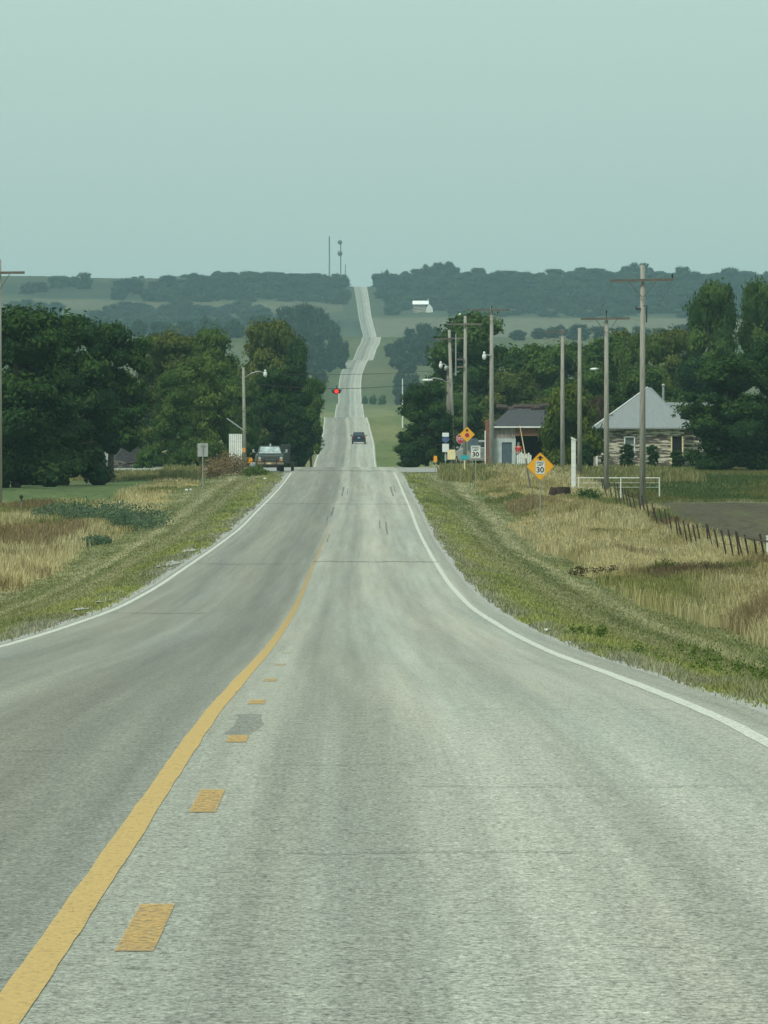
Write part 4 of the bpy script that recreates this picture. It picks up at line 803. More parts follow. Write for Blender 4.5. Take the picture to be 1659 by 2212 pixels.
# reduced speed ahead
Y = 362; root, z0 = sign_root('warning_sign', 1167, Y, 'yellow diamond sign showing an arrow and speed limit 30 in the tall grass', group=gS); zc = Z(1007, Y, z0)
post(root, zc+.5, w=.05); dm = rrect(.914, .914, .05)
pn = plate(root, rot45(dm), zc, M['signyellow'])
m = MB(); inn = rot45(rrect(.875, .875, .04)); out_ = rot45(rrect(.895, .895, .045)); n = len(inn)
m.add([(p[0], -.0085, p[1]+zc) for p in inn]+[(p[0], -.0085, p[1]+zc) for p in out_], [(i, (i+1) % n, n+(i+1) % n, n+i) for i in range(n)]); m.build('border', M['black'], root)
m = MB(); m.prism([(-.05, .28), (.05, .28), (.05, .36), (.155, .36), (0, .50), (-.155, .36), (-.05, .36)], -.010, -.006)
o = m.build('arrow', M['black'], root, loc=(0, 0, zc)); 
plate(root, rrect(.43, .60, .03), zc-.05, M['signwhite'], y=-.008, th=.004, name='speed_plate')
m = MB(); inn = rrect(.395, .565, .025); out_ = rrect(.412, .582, .028); n = len(inn)
m.add([(p[0], -.0135, p[1]+zc-.05) for p in inn]+[(p[0], -.0135, p[1]+zc-.05) for p in out_], [(i, (i+1) % n, n+(i+1) % n, n+i) for i in range(n)]); m.build('plate_border', M['black'], root)
text_obj('lettering', 'SPEED', .32, .075, (0, -.015, zc+.165), M['black'], root, bold=.012); text_obj('lettering', 'LIMIT', .26, .075, (0, -.015, zc+.062), M['black'], root, bold=.012)
text_obj('numerals', '30', .335, .25, (0, -.015, zc-.15), M['black'], root, bold=.022)
# stop ahead
Y = 560; root, z0 = sign_root('warning_sign', 1009, Y, 'yellow diamond sign with red octagon symbol and black arrow', group=gS); zc = Z(938, Y, z0)
post(root, zc+.4, w=.05); plate(root, rot45(rrect(.76, .76, .04)), zc, M['signyellow'])
oc = lambda R, n=8: [(R*math.cos(math.radians(22.5+45*k)), R*math.sin(math.radians(22.5+45*k))) for k in range(n)]
plate(root, oc(.185), zc-.05, M['cream'], y=-.008, th=.002, name='symbol_rim'); plate(root, oc(.17), zc-.05, M['red'], y=-.011, th=.003, name='stop_symbol')
m = MB(); m.prism([(-.04, .17), (.04, .17), (.04, .25), (.12, .25), (0, .41), (-.12, .25), (-.04, .25)], -.011, -.006); m.build('arrow', M['black'], root, loc=(0, 0, zc))
# speed limit 30
Y = 518; root, z0 = sign_root('speed_limit_sign', 1027.5, Y, 'white rectangular speed limit 30 sign', group=None); zc = Z(975.5, Y, z0)
post(root, zc+.35, w=.05); plate(root, rrect(.62, .80, .04), zc, M['signwhite'])
m = MB(); inn = rrect(.57, .75, .03); out_ = rrect(.59, .77, .035); n = len(inn)
m.add([(p[0], -.0085, p[1]+zc) for p in inn]+[(p[0], -.0085, p[1]+zc) for p in out_], [(i, (i+1) % n, n+(i+1) % n, n+i) for i in range(n)]); m.build('border', M['black'], root)
text_obj('lettering', 'SPEED', .46, .115, (0, -.010, zc+.27), M['black'], root, bold=.016); text_obj('lettering', 'LIMIT', .38, .115, (0, -.010, zc+.11), M['black'], root, bold=.016)
text_obj('numerals', '30', .44, .30, (0, -.010, zc-.16), M['black'], root, bold=.03)
# stop sign
Y = 650; root, z0 = sign_root('stop_sign', 996, Y, 'red octagonal stop sign half hidden behind the yellow diamond'); zc = Z(947, Y, z0)
post(root, zc+.3, w=.05); plate(root, oc(.42), zc, M['signwhite']); plate(root, oc(.395), zc, M['red'], y=-.008, th=.003, name='face'); text_obj('lettering', 'STOP', .62, .27, (0, -.014, zc), M['signwhite'], root, bold=.012)
# route assembly
Y = 608; root, z0 = sign_root('route_sign', 962.5, Y, 'white and blue route marker assembly on a post at the corner'); 
post(root, Z(934, Y, z0), w=.06); plate(root, rrect(.50, .30, .03), Z(938.5, Y, z0), M['signwhite'], name='upper_plate')
m = MB(); zc = Z(950, Y, z0); m.prism([(p[0], p[1]+zc) for p in [(-.27, .17), (-.1, .21), (.1, .21), (.27, .17), (.25, -.05), (0, -.24), (-.25, -.05)]], -.012, -.004); m.build('shield', M['blue'], root)
plate(root, rrect(.50, .62, .03), Z(967, Y, z0), M['signwhite'], name='lower_plate'); m = MB(); m.prism([(-.11, -.12), (.11, -.12), (.11, .02), (.2, .02), (0, .2), (-.2, .02), (-.11, .02)], -.011, -.006); 
plate(root, rrect(.15, .5, .03), Z(988, Y, z0), M['signback'], name='kick_plate')
# cream board, turquoise board
Y = 585; root, z0 = sign_root('notice_board', 975, Y, 'cream square notice board in front of the slanting pole'); post(root, Z(990, Y, z0), 'wood', w=.08); plate(root, rrect(.58, .72, .02), Z(981.5, Y, z0), M['cream'], name='board', th=.02)
Y = 545; root, z0 = sign_root('street_name_sign', 1003.5, Y, 'small turquoise sign on a pale post'); post(root, Z(985, Y, z0), 'cream', w=.10); plate(root, rrect(.54, .29, .02), Z(987.5, Y, z0), M['turq'], name='board', th=.02)
# delineators
def delin(x, Y, ytop, label, w=.19, h=.30):
    root, z0 = sign_root('delineator', x, Y, label, 'marker post', 'orange marker posts'); zt = Z(ytop, Y, z0); post(root, zt, w=.04)
    plate(root, rrect(w, h, .08), zt-h/2, M['orange'], name='reflector'); return root
delin(940.5, 548, 984, 'orange round marker on a short post at the right corner of the crossroads', .24, .44)
delin(541, 556, 988, 'orange round marker on a short post left of the pickup', .28, .42)
root, z0 = sign_root('pole_marker', 525.5, 638, 'orange square marker fixed low on the left lamp pole', 'marker'); plate(root, rrect(.34, .34, .02), Z(971.5, 638, z0), M['orange'], y=-.2, name='plate'); m = MB(); m.box((0, -.19, Z(971.5, 638, z0)), (.05, .05, .4)); m.build('bracket', M['galv'], root)
# sign seen from behind
Y = 471; root, z0 = sign_root('road_sign', 438, Y, 'rectangular sign on the left verge seen from behind, bare metal'); zt = Z(957, Y, z0); post(root, zt-.05, w=.055, y=-.03); plate(root, rrect(.61, .78, .03), zt-.39, M['signback'], name='panel', y=.02)
m = MB(); [m.box((0, -.02, zt-k), (.3, .02, .04)) for k in (.15,)]; m.build('bracket', M['galv'], root)
# small white marker
root, z0 = sign_root('marker_post', 340, 560, 'short white marker post left of the crossroads', 'marker post'); post(root, Z(1015, 560, z0), 'white', w=.12, dep=.05); m = MB(); m.tube([(0, .03, Z(1015, 560, z0)), (0, .03, Z(1013, 560, z0))], [.06, .02], 6); m.build('cap', M['white'], root)
root, z0 = sign_root('marker_post', 1659, 262, 'white marker post cut by the right edge of the picture', 'marker post'); post(root, Z(1158, 262, z0), 'white', w=.11, dep=.08); m = MB(); m.box((0, .03, Z(1158, 262, z0)), (.13, .1, .05)); m.build('cap', M['white'], root)
# ------------------------------------------------------------------ fences
def fpoint(t): return XX(1308+(1606-1308)*t, 1/((1-t)/470+t/272)), 1/((1-t)/470+t/272)
fr = empty('wire_fence', (13., 370., float(gz(13., 370.))), 0, 'rusty steel post and wire fence beside the ploughed field', 'fence'); fz = fr.location
xs = [1308, 1316, 1325, 1334, 1343, 1352, 1361, 1370, 1379, 1388, 1398, 1408, 1418, 1428, 1438, 1448, 1458, 1469, 1480, 1491, 1502, 1513, 1524, 1536, 1548, 1562, 1577, 1592, 1603, 1614, 1628, 1645, 1663, 1690]; wp = []; wt = []
for i, x in enumerate(xs):
    t = (x-1308)/(1606-1308); Yf = 1/((1-t)/470+t/272); Xf = XX(x, Yf); zz = float(gz(Xf, Yf)); wp.append((Xf-fz.x, Yf-fz.y, zz-fz.z)); L_ = random.uniform(.16, .34); hh = random.uniform(1.25, 1.4)
    m = MB(); a = wp[-1]; tp = (a[0]-L_*1.1, a[1], a[2]+hh); wt.append(tp); m.tube([(a[0], a[1], a[2]-.2), tp], .032, 5); m.build('fence_post', M['rust'], fr)
for k in (.35, .62, .92):
    m = MB(); m.tube([tuple(Vector(a).lerp(Vector(b), k)) for a, b in zip(wp, wt)], .006, 4); m.build('wire', M['rust'], fr)
# H brace at the near end
m = MB(); a, b = Vector(wt[-1]), Vector(wt[-4]); m.tube([a-Vector((0, 0, .1)), b-Vector((0, 0, .1))], .03, 5); m.build('brace_rail', M['rust'], fr)
# white pipe gate and tall white post
Y = 482; X0 = XX(1239, Y); z0 = float(gz(X0, Y)); root = empty('gate_post', (X0, Y, z0), 0, 'tall white square post at the left end of the white pipe fence', 'post')
m = MB(); m.box((0, 0, Z(948, Y, z0)/2-.1), (.27, .27, Z(948, Y, z0)+.2), bev=.02); m.build('post', M['white'], root); m = MB(); zt = Z(947, Y, z0); m.prism([(-.16, 0), (.17, -.12), (.17, -.06), (-.10, .10), (-.16, .10)], -.17, .17); m.build('cap', M['white'], root, loc=(0, 0, zt))
Y = 478; root = empty('pipe_fence', (XX(1335, Y), Y, float(gz(XX(1335, Y), Y))), 0, 'white pipe rail fence in the green pasture', 'fence'); z0 = root.location.z
for yy, r_ in ((1032, .035), (1042.5, .012), (1052, .012)): m = MB(); m.tube([((1246-1335)*Y/F, 0, Z(yy, Y, z0)), ((1425-1335)*Y/F, 0, Z(yy, Y, z0))], r_, 6); m.build('rail', M['white'], root)
for x in (1341, 1424.5, 1250): m = MB(); m.tube([((x-1335)*Y/F, 0, -.2), ((x-1335)*Y/F, 0, Z(1031, Y, z0))], .04, 8); m.build('fence_post', M['white'], root)
# rusty barrels and guy pole
def barrel(x, Y, w, h, label, tilt=0, nm='rusty_barrel'):
    X0 = XX(x, Y); root = empty(nm, (X0, Y, float(gz(X0, Y))), 0, label, 'barrel', 'rusty barrels behind the yellow sign'); m = MB(); R = w/2
    m.tube([(tilt*t, 0, h*t) for t in (0, .02, .32, .34, .66, .68, .98, 1)], [R*1.1, R*1.12, R*1.05, R*1.09, R*.98, R*1.02, R*.9, R*.92], 16); m.build('drum', M['rust'], root, smooth=True)
    m = MB(); m.tube([(tilt, 0, h), (tilt, 0, h+.03)], R*.86, 16); m.build('lid', M['dark'], root)
barrel(1218, 470, .82, .85, 'wide rusty brown barrel behind the right corner of the yellow sign'); barrel(1192, 474, .62, .80, 'tilted rusty barrel hidden behind the yellow sign', .22)
X0 = XX(1141, 500); z0 = float(gz(X0, 500)); root = empty('guy_anchor_pole', (X0+.2, 500, z0), 0, 'thin leaning yellow topped guard pole in front of the brick shop', 'pole'); b_ = Z(1030, 500, z0); t_ = Z(918, 500, z0)
m = MB(); m.tube([(0, 0, -.1), (-.35, 0, t_*.52)], [.075, .06], 6); m.build('lower_sleeve', M['poledark'], root); m = MB(); m.tube([(-.35, 0, t_*.52), (-.72, 0, t_)], [.045, .02], 6); m.build('upper_rod', M['cream'], root)
# ------------------------------------------------------------------ brick shop
Y = 650.; xl = XX(1058, Y); z0 = float(gz(xl+3, Y)); root = empty('brick_shop', (xl, Y, z0-.05), 0, 'old brick shop with whitewashed front, grey shingle roof and dark open bay', 'building'); z0 -= .05
def U(x, Y_=Y): return XX(x, Y_)-xl
def Zs(y): return Z(y, Y, z0)
xr_, ze = U(1236), Zs(924); za = Zs(960); zb_ = 0
def wallbox(nm, x0, x1, z_0, z_1, mat, y=0, th=.25): m = MB(); m.box(((x0+x1)/2, y+th/2, (z_0+z_1)/2), (x1-x0, th, z_1-z_0)); return m.build(nm, M[mat], root)
def wb(x0, x1, y0, y1, mat, nm='wall', y=0): return wallbox(nm, U(x0), U(x1), Zs(y1), Zs(y0), mat, y)
wb(1062, 1113, 922, 946.5, 'stain', 'upper_wall'); wb(1113, 1236, 922, 941, 'brick', 'brick_lintel', y=.0)
wallbox('whitewashed_wall', U(1062), U(1084), -.3, Zs(946.5), 'whitewash', y=-.003); wb(1084, 1106, 946.5, 955, 'whitewash', 'whitewashed_wall', y=-.003)
wallbox('door', U(1084), U(1106), -.1, Zs(955), 'doorblue', y=.08, th=.06); wallbox('whitewashed_wall', U(1106), U(1114), -.3, Zs(946.5), 'whitewash', y=-.003)
for k in range(3): m = MB(); m.box((U(1089.5+k*5.5), .07, .9), (.04, .03, 1.6)); m.build('door_batten', M['doorblue'], root)
wallbox('side_wall', U(1214), U(1236), -.3, Zs(937), 'brick'); m = MB(); m.box((U(1114)+ (xr_-U(1114))/2, 6, Zs(960)/2+.2), (xr_-U(1114), .1, 3.6)); m.build('bay_back', M['dark'], root)
m = MB(); m.box((U(1060)+.12, 4, 1.4), (.25, 7.4, 3.4)); m.build('side_wall', M['brick'], root); m = MB(); m.box((U(1113), 3, 1.3), (.12, 5.5, 2.6)); m.build('bay_partition', M['dark'], root)
m = MB(); m.box((U(1236)-.1, 4, 1.4), (.25, 7.4, 3.0)); m.build('side_wall', M['brick'], root)
m = MB(); m.box(((U(1062)+xr_)/2+.2, -.32, Zs(922)), (xr_-U(1062)+.6, .06, .12)); m.build('fascia', M['white'], root)
# roof with hip at the left, sagging ridge
rz_, ez = Zs(873), Zs(921.5); xL, xR = U(1060), xr_+.4; yb0, yb1, yr = -.35, 9.0, 4.3; r0x = U(1112)
V = [(xL, yb0, ez), (xR, yb0, ez), (xR, yb1, ez), (xL, yb1, ez), (r0x, yr, rz_), ((r0x+xR)/2, yr, rz_+.02), (xR, yr, rz_+.04)]
m = MB(); m.add(V, [(0, 1, 6, 5, 4), (2, 3, 4, 5, 6), (0, 4, 3), (1, 2, 6)]); m.build('roof', M['shingle'], root)
m = MB(); [m.box((r0x+k*.7-1.0, yr-.6+random.uniform(-.4, .4), rz_-.25+random.uniform(-.12, .12)+.03*k), (.9, .8, .16), ry=random.uniform(-.2, .2), rx=.3) for k in range(8)]; m.build('torn_roof_edge', M['rust'], root)
m = MB(); m.box((U(1056), -.1, Zs(909)/2), (.62, .62, Zs(909)+.2)); o = m.build('brick_pier', M['brick'], root)
for xx in (1048, 1065.5): m = MB(); m.box((U(xx), -.47, Zs(930)/2), (.11, .06, Zs(930))); m.build('trim_board', M['white'], root)
# low white board fence in front of the bay
Y2 = 640; root = empty('board_fence', (XX(1132, Y2), Y2, float(gz(XX(1132, Y2), Y2))), 0, 'low broken white board fence in front of the dark bay', 'fence')
for k, x in enumerate(range(1118, 1150, 4)):
    hh = random.uniform(.75, 1.0); m = MB(); m.box(((x-1132)*Y2/F, 0, hh/2-.05), (.13, .03, hh+.1), ry=random.uniform(-.04, .04)); m.build('board', M['white'], root)
m = MB(); m.box((0, .04, .6), (1.2, .04, .08)); m.build('rail', M['white'], root)
# grey car and clutter behind the speed sign
def car(name, loc, rz, L_, W, H, mat, label, cat, rear=True, group=None, suv=False, plate_=True):
    root = empty(name, loc, rz, label, cat, group); w = W/2; s = []
    prof_ = [(-L_/2, .35, .78*H*.62, None), ]
    # stations along y (rear at -L/2): bottom z, belt z, half width
    st = [(-L_/2, .38, .66*H, .90), (-L_/2+.15, .26, .70*H, .98), (-L_*.2, .24, .68*H, 1.0), (L_*.18, .24, .64*H, 1.0), (L_*.40, .26, .56*H, .97), (L_/2, .36, .46*H, .86)]
    secs = []
    for y, zb, zt, k in st:
        ww = w*k; secs.append([(-ww*.94, y, zb), (-ww, y, zb+.18), (-ww, y, zt-.12), (-ww*.92, y, zt), (ww*.92, y, zt), (ww, y, zt-.12), (ww, y, zb+.18), (ww*.94, y, zb)])
    m = MB(); m.loft(secs); m.build('body', mat, root, smooth=False)
    y0, y1 = (-L_/2+.12, L_*.17) if suv else (-L_*.33, L_*.15)
    cb = [[(-w*.90, y0, .67*H), (-w*.74, y0+.32, .97*H), (w*.74, y0+.32, .97*H), (w*.90, y0, .67*H)], [(-w*.92, y0+.5, .67*H), (-w*.76, y0+.7, H), (w*.76, y0+.7, H), (w*.92, y0+.5, .67*H)],
          [(-w*.92, y1-.3, .66*H), (-w*.76, y1-.55, .98*H), (w*.76, y1-.55, .98*H), (w*.92, y1-.3, .66*H)], [(-w*.88, y1+.45, .62*H), (-w*.86, y1+.40, .66*H), (w*.86, y1+.40, .66*H), (w*.88, y1+.45, .62*H)]]
    m = MB(); m.loft(cb); m.build('cabin', mat, root)
    dy = -.012; m = MB(); a = .12; m.add([(-w*.78, y0+.045+dy, .71*H), (w*.78, y0+.045+dy, .71*H), (w*.68, y0+.27+dy, .925*H), (-w*.68, y0+.27+dy, .925*H)], [(0, 1, 2, 3)]); m.build('rear_window', M['glass'], root)
    m = MB(); m.add([(-w*.80, y1+.34, .685*H), (w*.80, y1+.34, .685*H), (w*.70, y1-.44, .955*H), (-w*.70, y1-.44, .955*H)], [(0, 1, 2, 3)]); 
    for v_ in range(4): m.v[v_] = (m.v[v_][0], m.v[v_][1]+.03, m.v[v_][2]+.02)
    m.build('windscreen', M['glass'], root)
    for s_ in (-1, 1):
        m = MB(); m.add([(s_*(w*.925), y0+.6, .70*H), (s_*(w*.925), y1-.35, .69*H), (s_*(w*.80), y1-.6, .93*H), (s_*(w*.80), y0+.85, .94*H)], [(0, 1, 2, 3)]); m.build('side_window', M['glass'], root)
        m = MB(); m.box((s_*(w*.86), -L_/2-.005, .56*H), (w*.22, .05, .16*H), bev=.015); m.build('tail_light', M['taillamp'], root)
        m = MB(); m.box((s_*(w*.72), L_/2-.01, .40*H), (w*.34, .06, .09*H), bev=.015); m.build('headlight', M['headlamp'], root)
        m = MB(); m.box((s_*(w+.09), y1+.12, .69*H), (.20, .10, .15), bev=.03); m.build('mirror', mat, root)
        for yy in (-L_*.31, L_*.31):
            wm_ = MB(); wm_.tube([(s_*(w-.20), yy, .33), (s_*(w+.015), yy, .33)], .335, 18); tw = wm_.build('wheel', M['rubber'], root)
            r_ = MB(); r_.tube([(s_*(w+.0), yy, .33), (s_*(w+.022), yy, .33)], .19, 14); r_.build('rim', M['galv'], tw)
    m = MB(); m.box((0, -L_/2-.03, .38), (W*.92, .12, .22), bev=.03); m.build('bumper', mat, root)
    if plate_: m = MB(); m.box((0, -L_/2-.02, .52*H), (.31, .02, .16)); m.build('licence_plate', M['paleblue'], root)
    return root
Yc = 1095.; xc = XX(775, Yc); c_ = car('dark_suv', (xc, Yc, float(zr(Yc))+E), 0.0, 4.6, 1.86, 1.62, M['carblue'], 'dark blue car driving away in the right lane', 'car', suv=True)
c_.rotation_euler = (math.atan((float(zr(Yc+2))-float(zr(Yc-2)))/4), 0, .004)
car('dark_car', (XX(1664, 596), 596, float(gz(XX(1664, 596), 596))), math.radians(200), 4.4, 1.8, 1.45, M['black'], 'dark parked car at the right edge under the shade tree', 'car')
X0 = XX(547, 558); root = empty('blue_barrel', (X0, 558, float(gz(X0, 558))+.03), 0, 'pale blue barrel between the orange marker and the pickup', 'barrel')
m = MB(); m.tube([(0, 0, 0), (0, 0, .03), (0, 0, .28), (0, 0, .3), (0, 0, .56), (0, 0, .6)], [.24, .26, .26, .275, .26, .24], 14); m.build('drum', M['paleblue'], root, smooth=True); m = MB(); m.tube([(0, 0, .6), (0, 0, .63)], .22, 14); m.build('lid', M['white'], root)
car('grey_pickup', (XX(1022, 655), 655, float(gz(XX(1022, 655), 655))), math.radians(15), 4.8, 1.95, 1.95, M['signback'], 'grey vehicle parked behind the white speed limit sign', 'car', suv=True)
# ------------------------------------------------------------------ pickup facing us
Y = 553.; X0 = XX(584, Y); z0 = float(gz(X0, Y))+.09; root = empty('pickup_truck', (X0, Y, z0), math.radians(2), 'old patinated pickup truck with grille guard facing the camera at the crossroads', 'truck'); T = M['truckpaint']
secs = []
for y, zb, zt, w in [(0, .62, 1.10, .94), (.06, .52, 1.16, .99), (1.2, .50, 1.20, 1.0), (1.55, .50, 1.24, 1.0), (5.1, .52, 1.24, 1.0)]:
    secs.append([(-w*.97, y, zb), (-w, y, zb+.2), (-w, y, zt-.12), (-w*.93, y, zt), (w*.93, y, zt), (w, y, zt-.12), (w, y, zb+.2), (w*.97, y, zb)])
m = MB(); m.loft(secs); m.build('body', T, root)
m = MB(); m.loft([[(-.90, 1.25, 1.2), (-.88, 1.30, 1.24), (.88, 1.30, 1.24), (.90, 1.25, 1.2)], [(-.92, 1.75, 1.2), (-.72, 1.80, 1.80), (.72, 1.80, 1.80), (.92, 1.75, 1.2)], [(-.92, 2.6, 1.2), (-.73, 2.55, 1.84), (.73, 2.55, 1.84), (.92, 2.6, 1.2)], [(-.92, 3.0, 1.2), (-.72, 2.9, 1.79), (.72, 2.9, 1.79), (.92, 3.0, 1.2)]]); m.build('cab', T, root)
m = MB(); m.add([(-.80, 1.30, 1.285), (.80, 1.30, 1.285), (.66, 1.755, 1.755), (-.66, 1.755, 1.755)], [(0, 1, 2, 3)])
for i in range(4): m.v[i] = (m.v[i][0], m.v[i][1]-.02, m.v[i][2]+.012)
m.build('windscreen', M['glass_reflection'], root)
m = MB(); m.box((0, -.02, .93), (1.22, .06, .30), bev=.02); gr = m.build('grille', M['black'], root)
for k in range(4): q = MB(); q.box((0, -.055, .82+k*.07), (1.18, .015, .018)); q.build('grille_bar', M['chrome'], gr)
for s in (-1, 1):
    q = MB(); q.tube([(s*.78, -.01, .95), (s*.78, .05, .95)], .115, 12); q.build('headlight', M['headlamp'], root)
    q = MB(); q.box((s*.78, -.02, .76), (.26, .05, .10)); q.build('indicator', M['orange'], root)
    q = MB(); q.tube([(s*.95, 1.45, 1.28), (s*1.16, 1.4, 1.42)], .015, 5); mm = q.build('mirror', M['chrome'], root); q = MB(); q.box((s*1.20, 1.4, 1.47), (.15, .06, .24), bev=.02); q.build('mirror_glass', M['chrome'], mm)
    for yy in (.95, 4.2):
        q = MB(); q.tube([(s*.76, yy, .38), (s*1.0, yy, .38)], .40, 18); tw = q.build('wheel', M['rubber'], root); q = MB(); q.tube([(s*.98, yy, .38), (s*1.01, yy, .38)], .2, 12); q.build('rim', M['galv'], tw)
m = MB(); m.box((0, -.16, .56), (1.98, .16, .24), bev=.03); m.build('bumper', M['tanpaint'], root)
m = MB()
for zz in (.74, .48): m.tube([(-.98, -.30, zz), (.98, -.30, zz)], .028, 6)
for xx in (-.98, -.45, .45, .98): m.tube([(xx, -.30, .42), (xx, -.30, .98 if abs(xx) < .9 else .78)], .026, 6)
m.tube([(-.45, -.30, .98), (.45, -.30, .98)], .026, 6); m.build('grille_guard', M['rubber'], root)
m = MB(); m.box((-.1, -.245, .57), (.31, .02, .16)); m.build('licence_plate', M['cream'], root); m = MB(); m.box((0, .9, .42), (1.3, 2.6, .18)); m.build('chassis', M['rubber'], root)
m = MB(); m.tube([(.05, 2.3, 1.82), (.05, 2.3, 2.0)], [.07, .05], 8); m.build('roof_light', M['headlamp'], root)
root.scale = (.95, .95, .95)
M['trailer'] = plain('dark_green_trailer', (.018, .026, .022), .6, var=.3)
# trailer behind it
Yt = 560.; X0 = XX(616, Yt); z0 = float(gz(X0, Yt))+.06; root = empty('stock_trailer', (X0, Yt, z0), 0, 'tall dark trailer standing just right of the pickup', 'trailer')
m = MB(); m.box((0, 1.2, 1.15), (.66, 2.2, 1.35), bev=.04); m.build('box', M['trailer'], root)
for s in (-1, 1): q = MB(); q.tube([(s*.40, .5, .40), (s*.60, .5, .40)], .42, 18); tw = q.build('wheel', M['rubber'], root); q = MB(); q.tube([(s*.585, .5, .40), (s*.605, .5, .40)], .2, 12); q.build('rim', M['galv'], tw); q = MB(); q.box((s*.5, .5, .88), (.26, 1.0, .06)); q.build('fender', M['black'], root)
# ------------------------------------------------------------------ peeling house
Y = 612.; xl = XX(1288, Y); z0 = float(gz(xl+4, Y))-.03; root = empty('peeling_house', (xl, Y, z0), 0, 'peeling white board house with pale tin hip roof', 'house')
U = lambda x: XX(x, Y)-xl
def Zs(y): return Z(y, Y, z0)
W_ = U(1478); D_ = 8.0; ze = Zs(922)
segs = [(0, U(1349)), (U(1371), U(1452)), (U(1473), W_)]
def wbx(nm, x0, x1, z_0, z_1, mat, y=0, th=.2): m = MB(); m.box(((x0+x1)/2, y+th/2, (z_0+z_1)/2), (x1-x0, th, z_1-z_0)); return m.build(nm, M[mat], root)
for a, b in segs: wbx('wall', a, b, -.3, ze, 'peel')
wbx('wall', U(1349), U(1371), -.3, Zs(979), 'peel'); wbx('wall', U(1349), U(1371), Zs(942), ze, 'peel'); wbx('wall', U(1452), U(1473), Zs(942), ze, 'peel')
wbx('wall', 0, .2, -.3, ze, 'peel', y=.2, th=D_-.4); wbx('wall', W_-.2, W_, -.3, ze, 'peel', y=.2, th=D_-.4); wbx('wall', 0, W_, -.3, ze, 'peel', y=D_-.2)
wf = wbx('window', U(1349), U(1371), Zs(979), Zs(942), 'dark', y=.12, th=.04)
for zz in (Zs(979)+.05, Zs(942)-.05, Zs(961)): m = MB(); m.box((U(1360), -.02, zz), (U(1371)-U(1349)+.14, .06, .08)); m.build('frame', M['white'], wf)
for xx in (1349.5, 1370.5): m = MB(); m.box((U(xx), -.025, Zs(960.5)), (.09, .05, Zs(942)-Zs(979)+.0)); m.build('frame', M['white'], wf)
m = MB(); m.box((U(1360), .08, Zs(960.5)), (.68, .02, 1.26)); m.build('pane', M['screen'], wf)
wbx('door', U(1452), U(1473), -.1, Zs(942), 'dark', y=.1, th=.05)
for xx in (1450.5, 1474.5): m = MB(); m.box((U(xx), -.02, Zs(942)/2), (.10, .05, Zs(942))); m.build('door_frame', M['cream'], root)
for xx in (1289, 1303.5): m = MB(); m.box((U(xx), -.03, ze/2), (.14, .06, ze)); m.build('corner_board', M['white'], root)
m = MB(); m.box((W_/2, -.06, ze-.09), (W_+.1, .08, .17)); m.build('frieze_board', M['cream'], root)
o_ = .45; ap = (U(1402), D_*.42, Zs(835.5)); ap2 = (U(1411), D_*.55, Zs(835.5)); e = ze-.05; xe0, xe1 = -.30, W_+o_
m = MB(); V = [(xe0, -o_, e), (xe1, -o_, e), (xe1, D_+o_, e), (xe0, D_+o_, e), ap, ap2]; m.add(V, [(0, 1, 5, 4), (1, 2, 5), (2, 3, 4, 5), (3, 0, 4)])
m.add([(xe0, -o_, e-.10), (xe1, -o_, e-.10), (xe1, D_+o_, e-.10), (xe0, D_+o_, e-.10)], [(0, 1, 2, 3)]); m.add([(xe0, -o_, e-.10), (xe1, -o_, e-.10), (xe1, -o_, e), (xe0, -o_, e)], [(0, 1, 2, 3)])
rf = m.build('roof', M['tin'], root)
m = MB(); m.tube([(xe0, -o_, e+.03), (ap[0], ap[1], ap[2]+.03)], .05, 5); m.build('ridge_cap', M['white'], rf); m = MB(); m.tube([(U(1436), D_*.45, Zs(868)), (U(1436.5), D_*.45, Zs(833))], [.10, .08], 8); m.ell((U(1436.5), D_*.45, Zs(831)), (.14, .14, .12)); m.build('chimney', M['galv'], rf)
for x, y in ((1321, 897), (1312, 905), (1372, 852)): m = MB(); k = (ze-Zs(y))/(ze-ap[2]); m.box((U(x), -o_+(ap[1]+o_)*k-.03, Zs(y)+.05), (.32, .05, .05), ry=-.1); m.build('rust_patch', M['rust'], rf)
# right wing behind the tree
wx0, wx1 = W_+.02, U(1540); m = MB(); m.box(((wx0+wx1)/2, 5.0, ze/2-.1), (wx1-wx0, 5.5, ze+.2)); m.build('wing_wall', M['peel'], root)
m = MB(); m.prismx([(1.8, ze), (8.2, ze), (5.0, Zs(868))], wx0-1.2, wx1+.3); m.build('wing_roof', M['tin'], root)
# broken shed right of it
Y = 640.; xs_ = XX(1535, Y); root = empty('broken_shed', (xs_, Y, float(gz(xs_, Y))), 0, 'grey broken wooden shed under the shade tree', 'shed'); z0 = root.location.z
m = MB(); m.prism([(-1.4, -.2), (1.0, -.2), (1.0, 1.7), (.3, 2.2), (-.1, 2.4), (-1.4, 1.2)], 0, 3); m.build('wall', M['wood'], root); m = MB(); m.box((-2.0, -.1, .55), (2.6, .05, 1.1)); m.build('low_boards', M['wood'], root); m = MB(); m.box((2.0, -.1, .5), (2.2, .05, .9)); m.build('low_boards', M['wood'], root)
M['darkroof'] = plain('rotten_dark_roof', (.035, .036, .040), .95, var=.5, scale=2.5, stretch=(.5, 1, 7), c2=(.10, .095, .09), thr=.6)
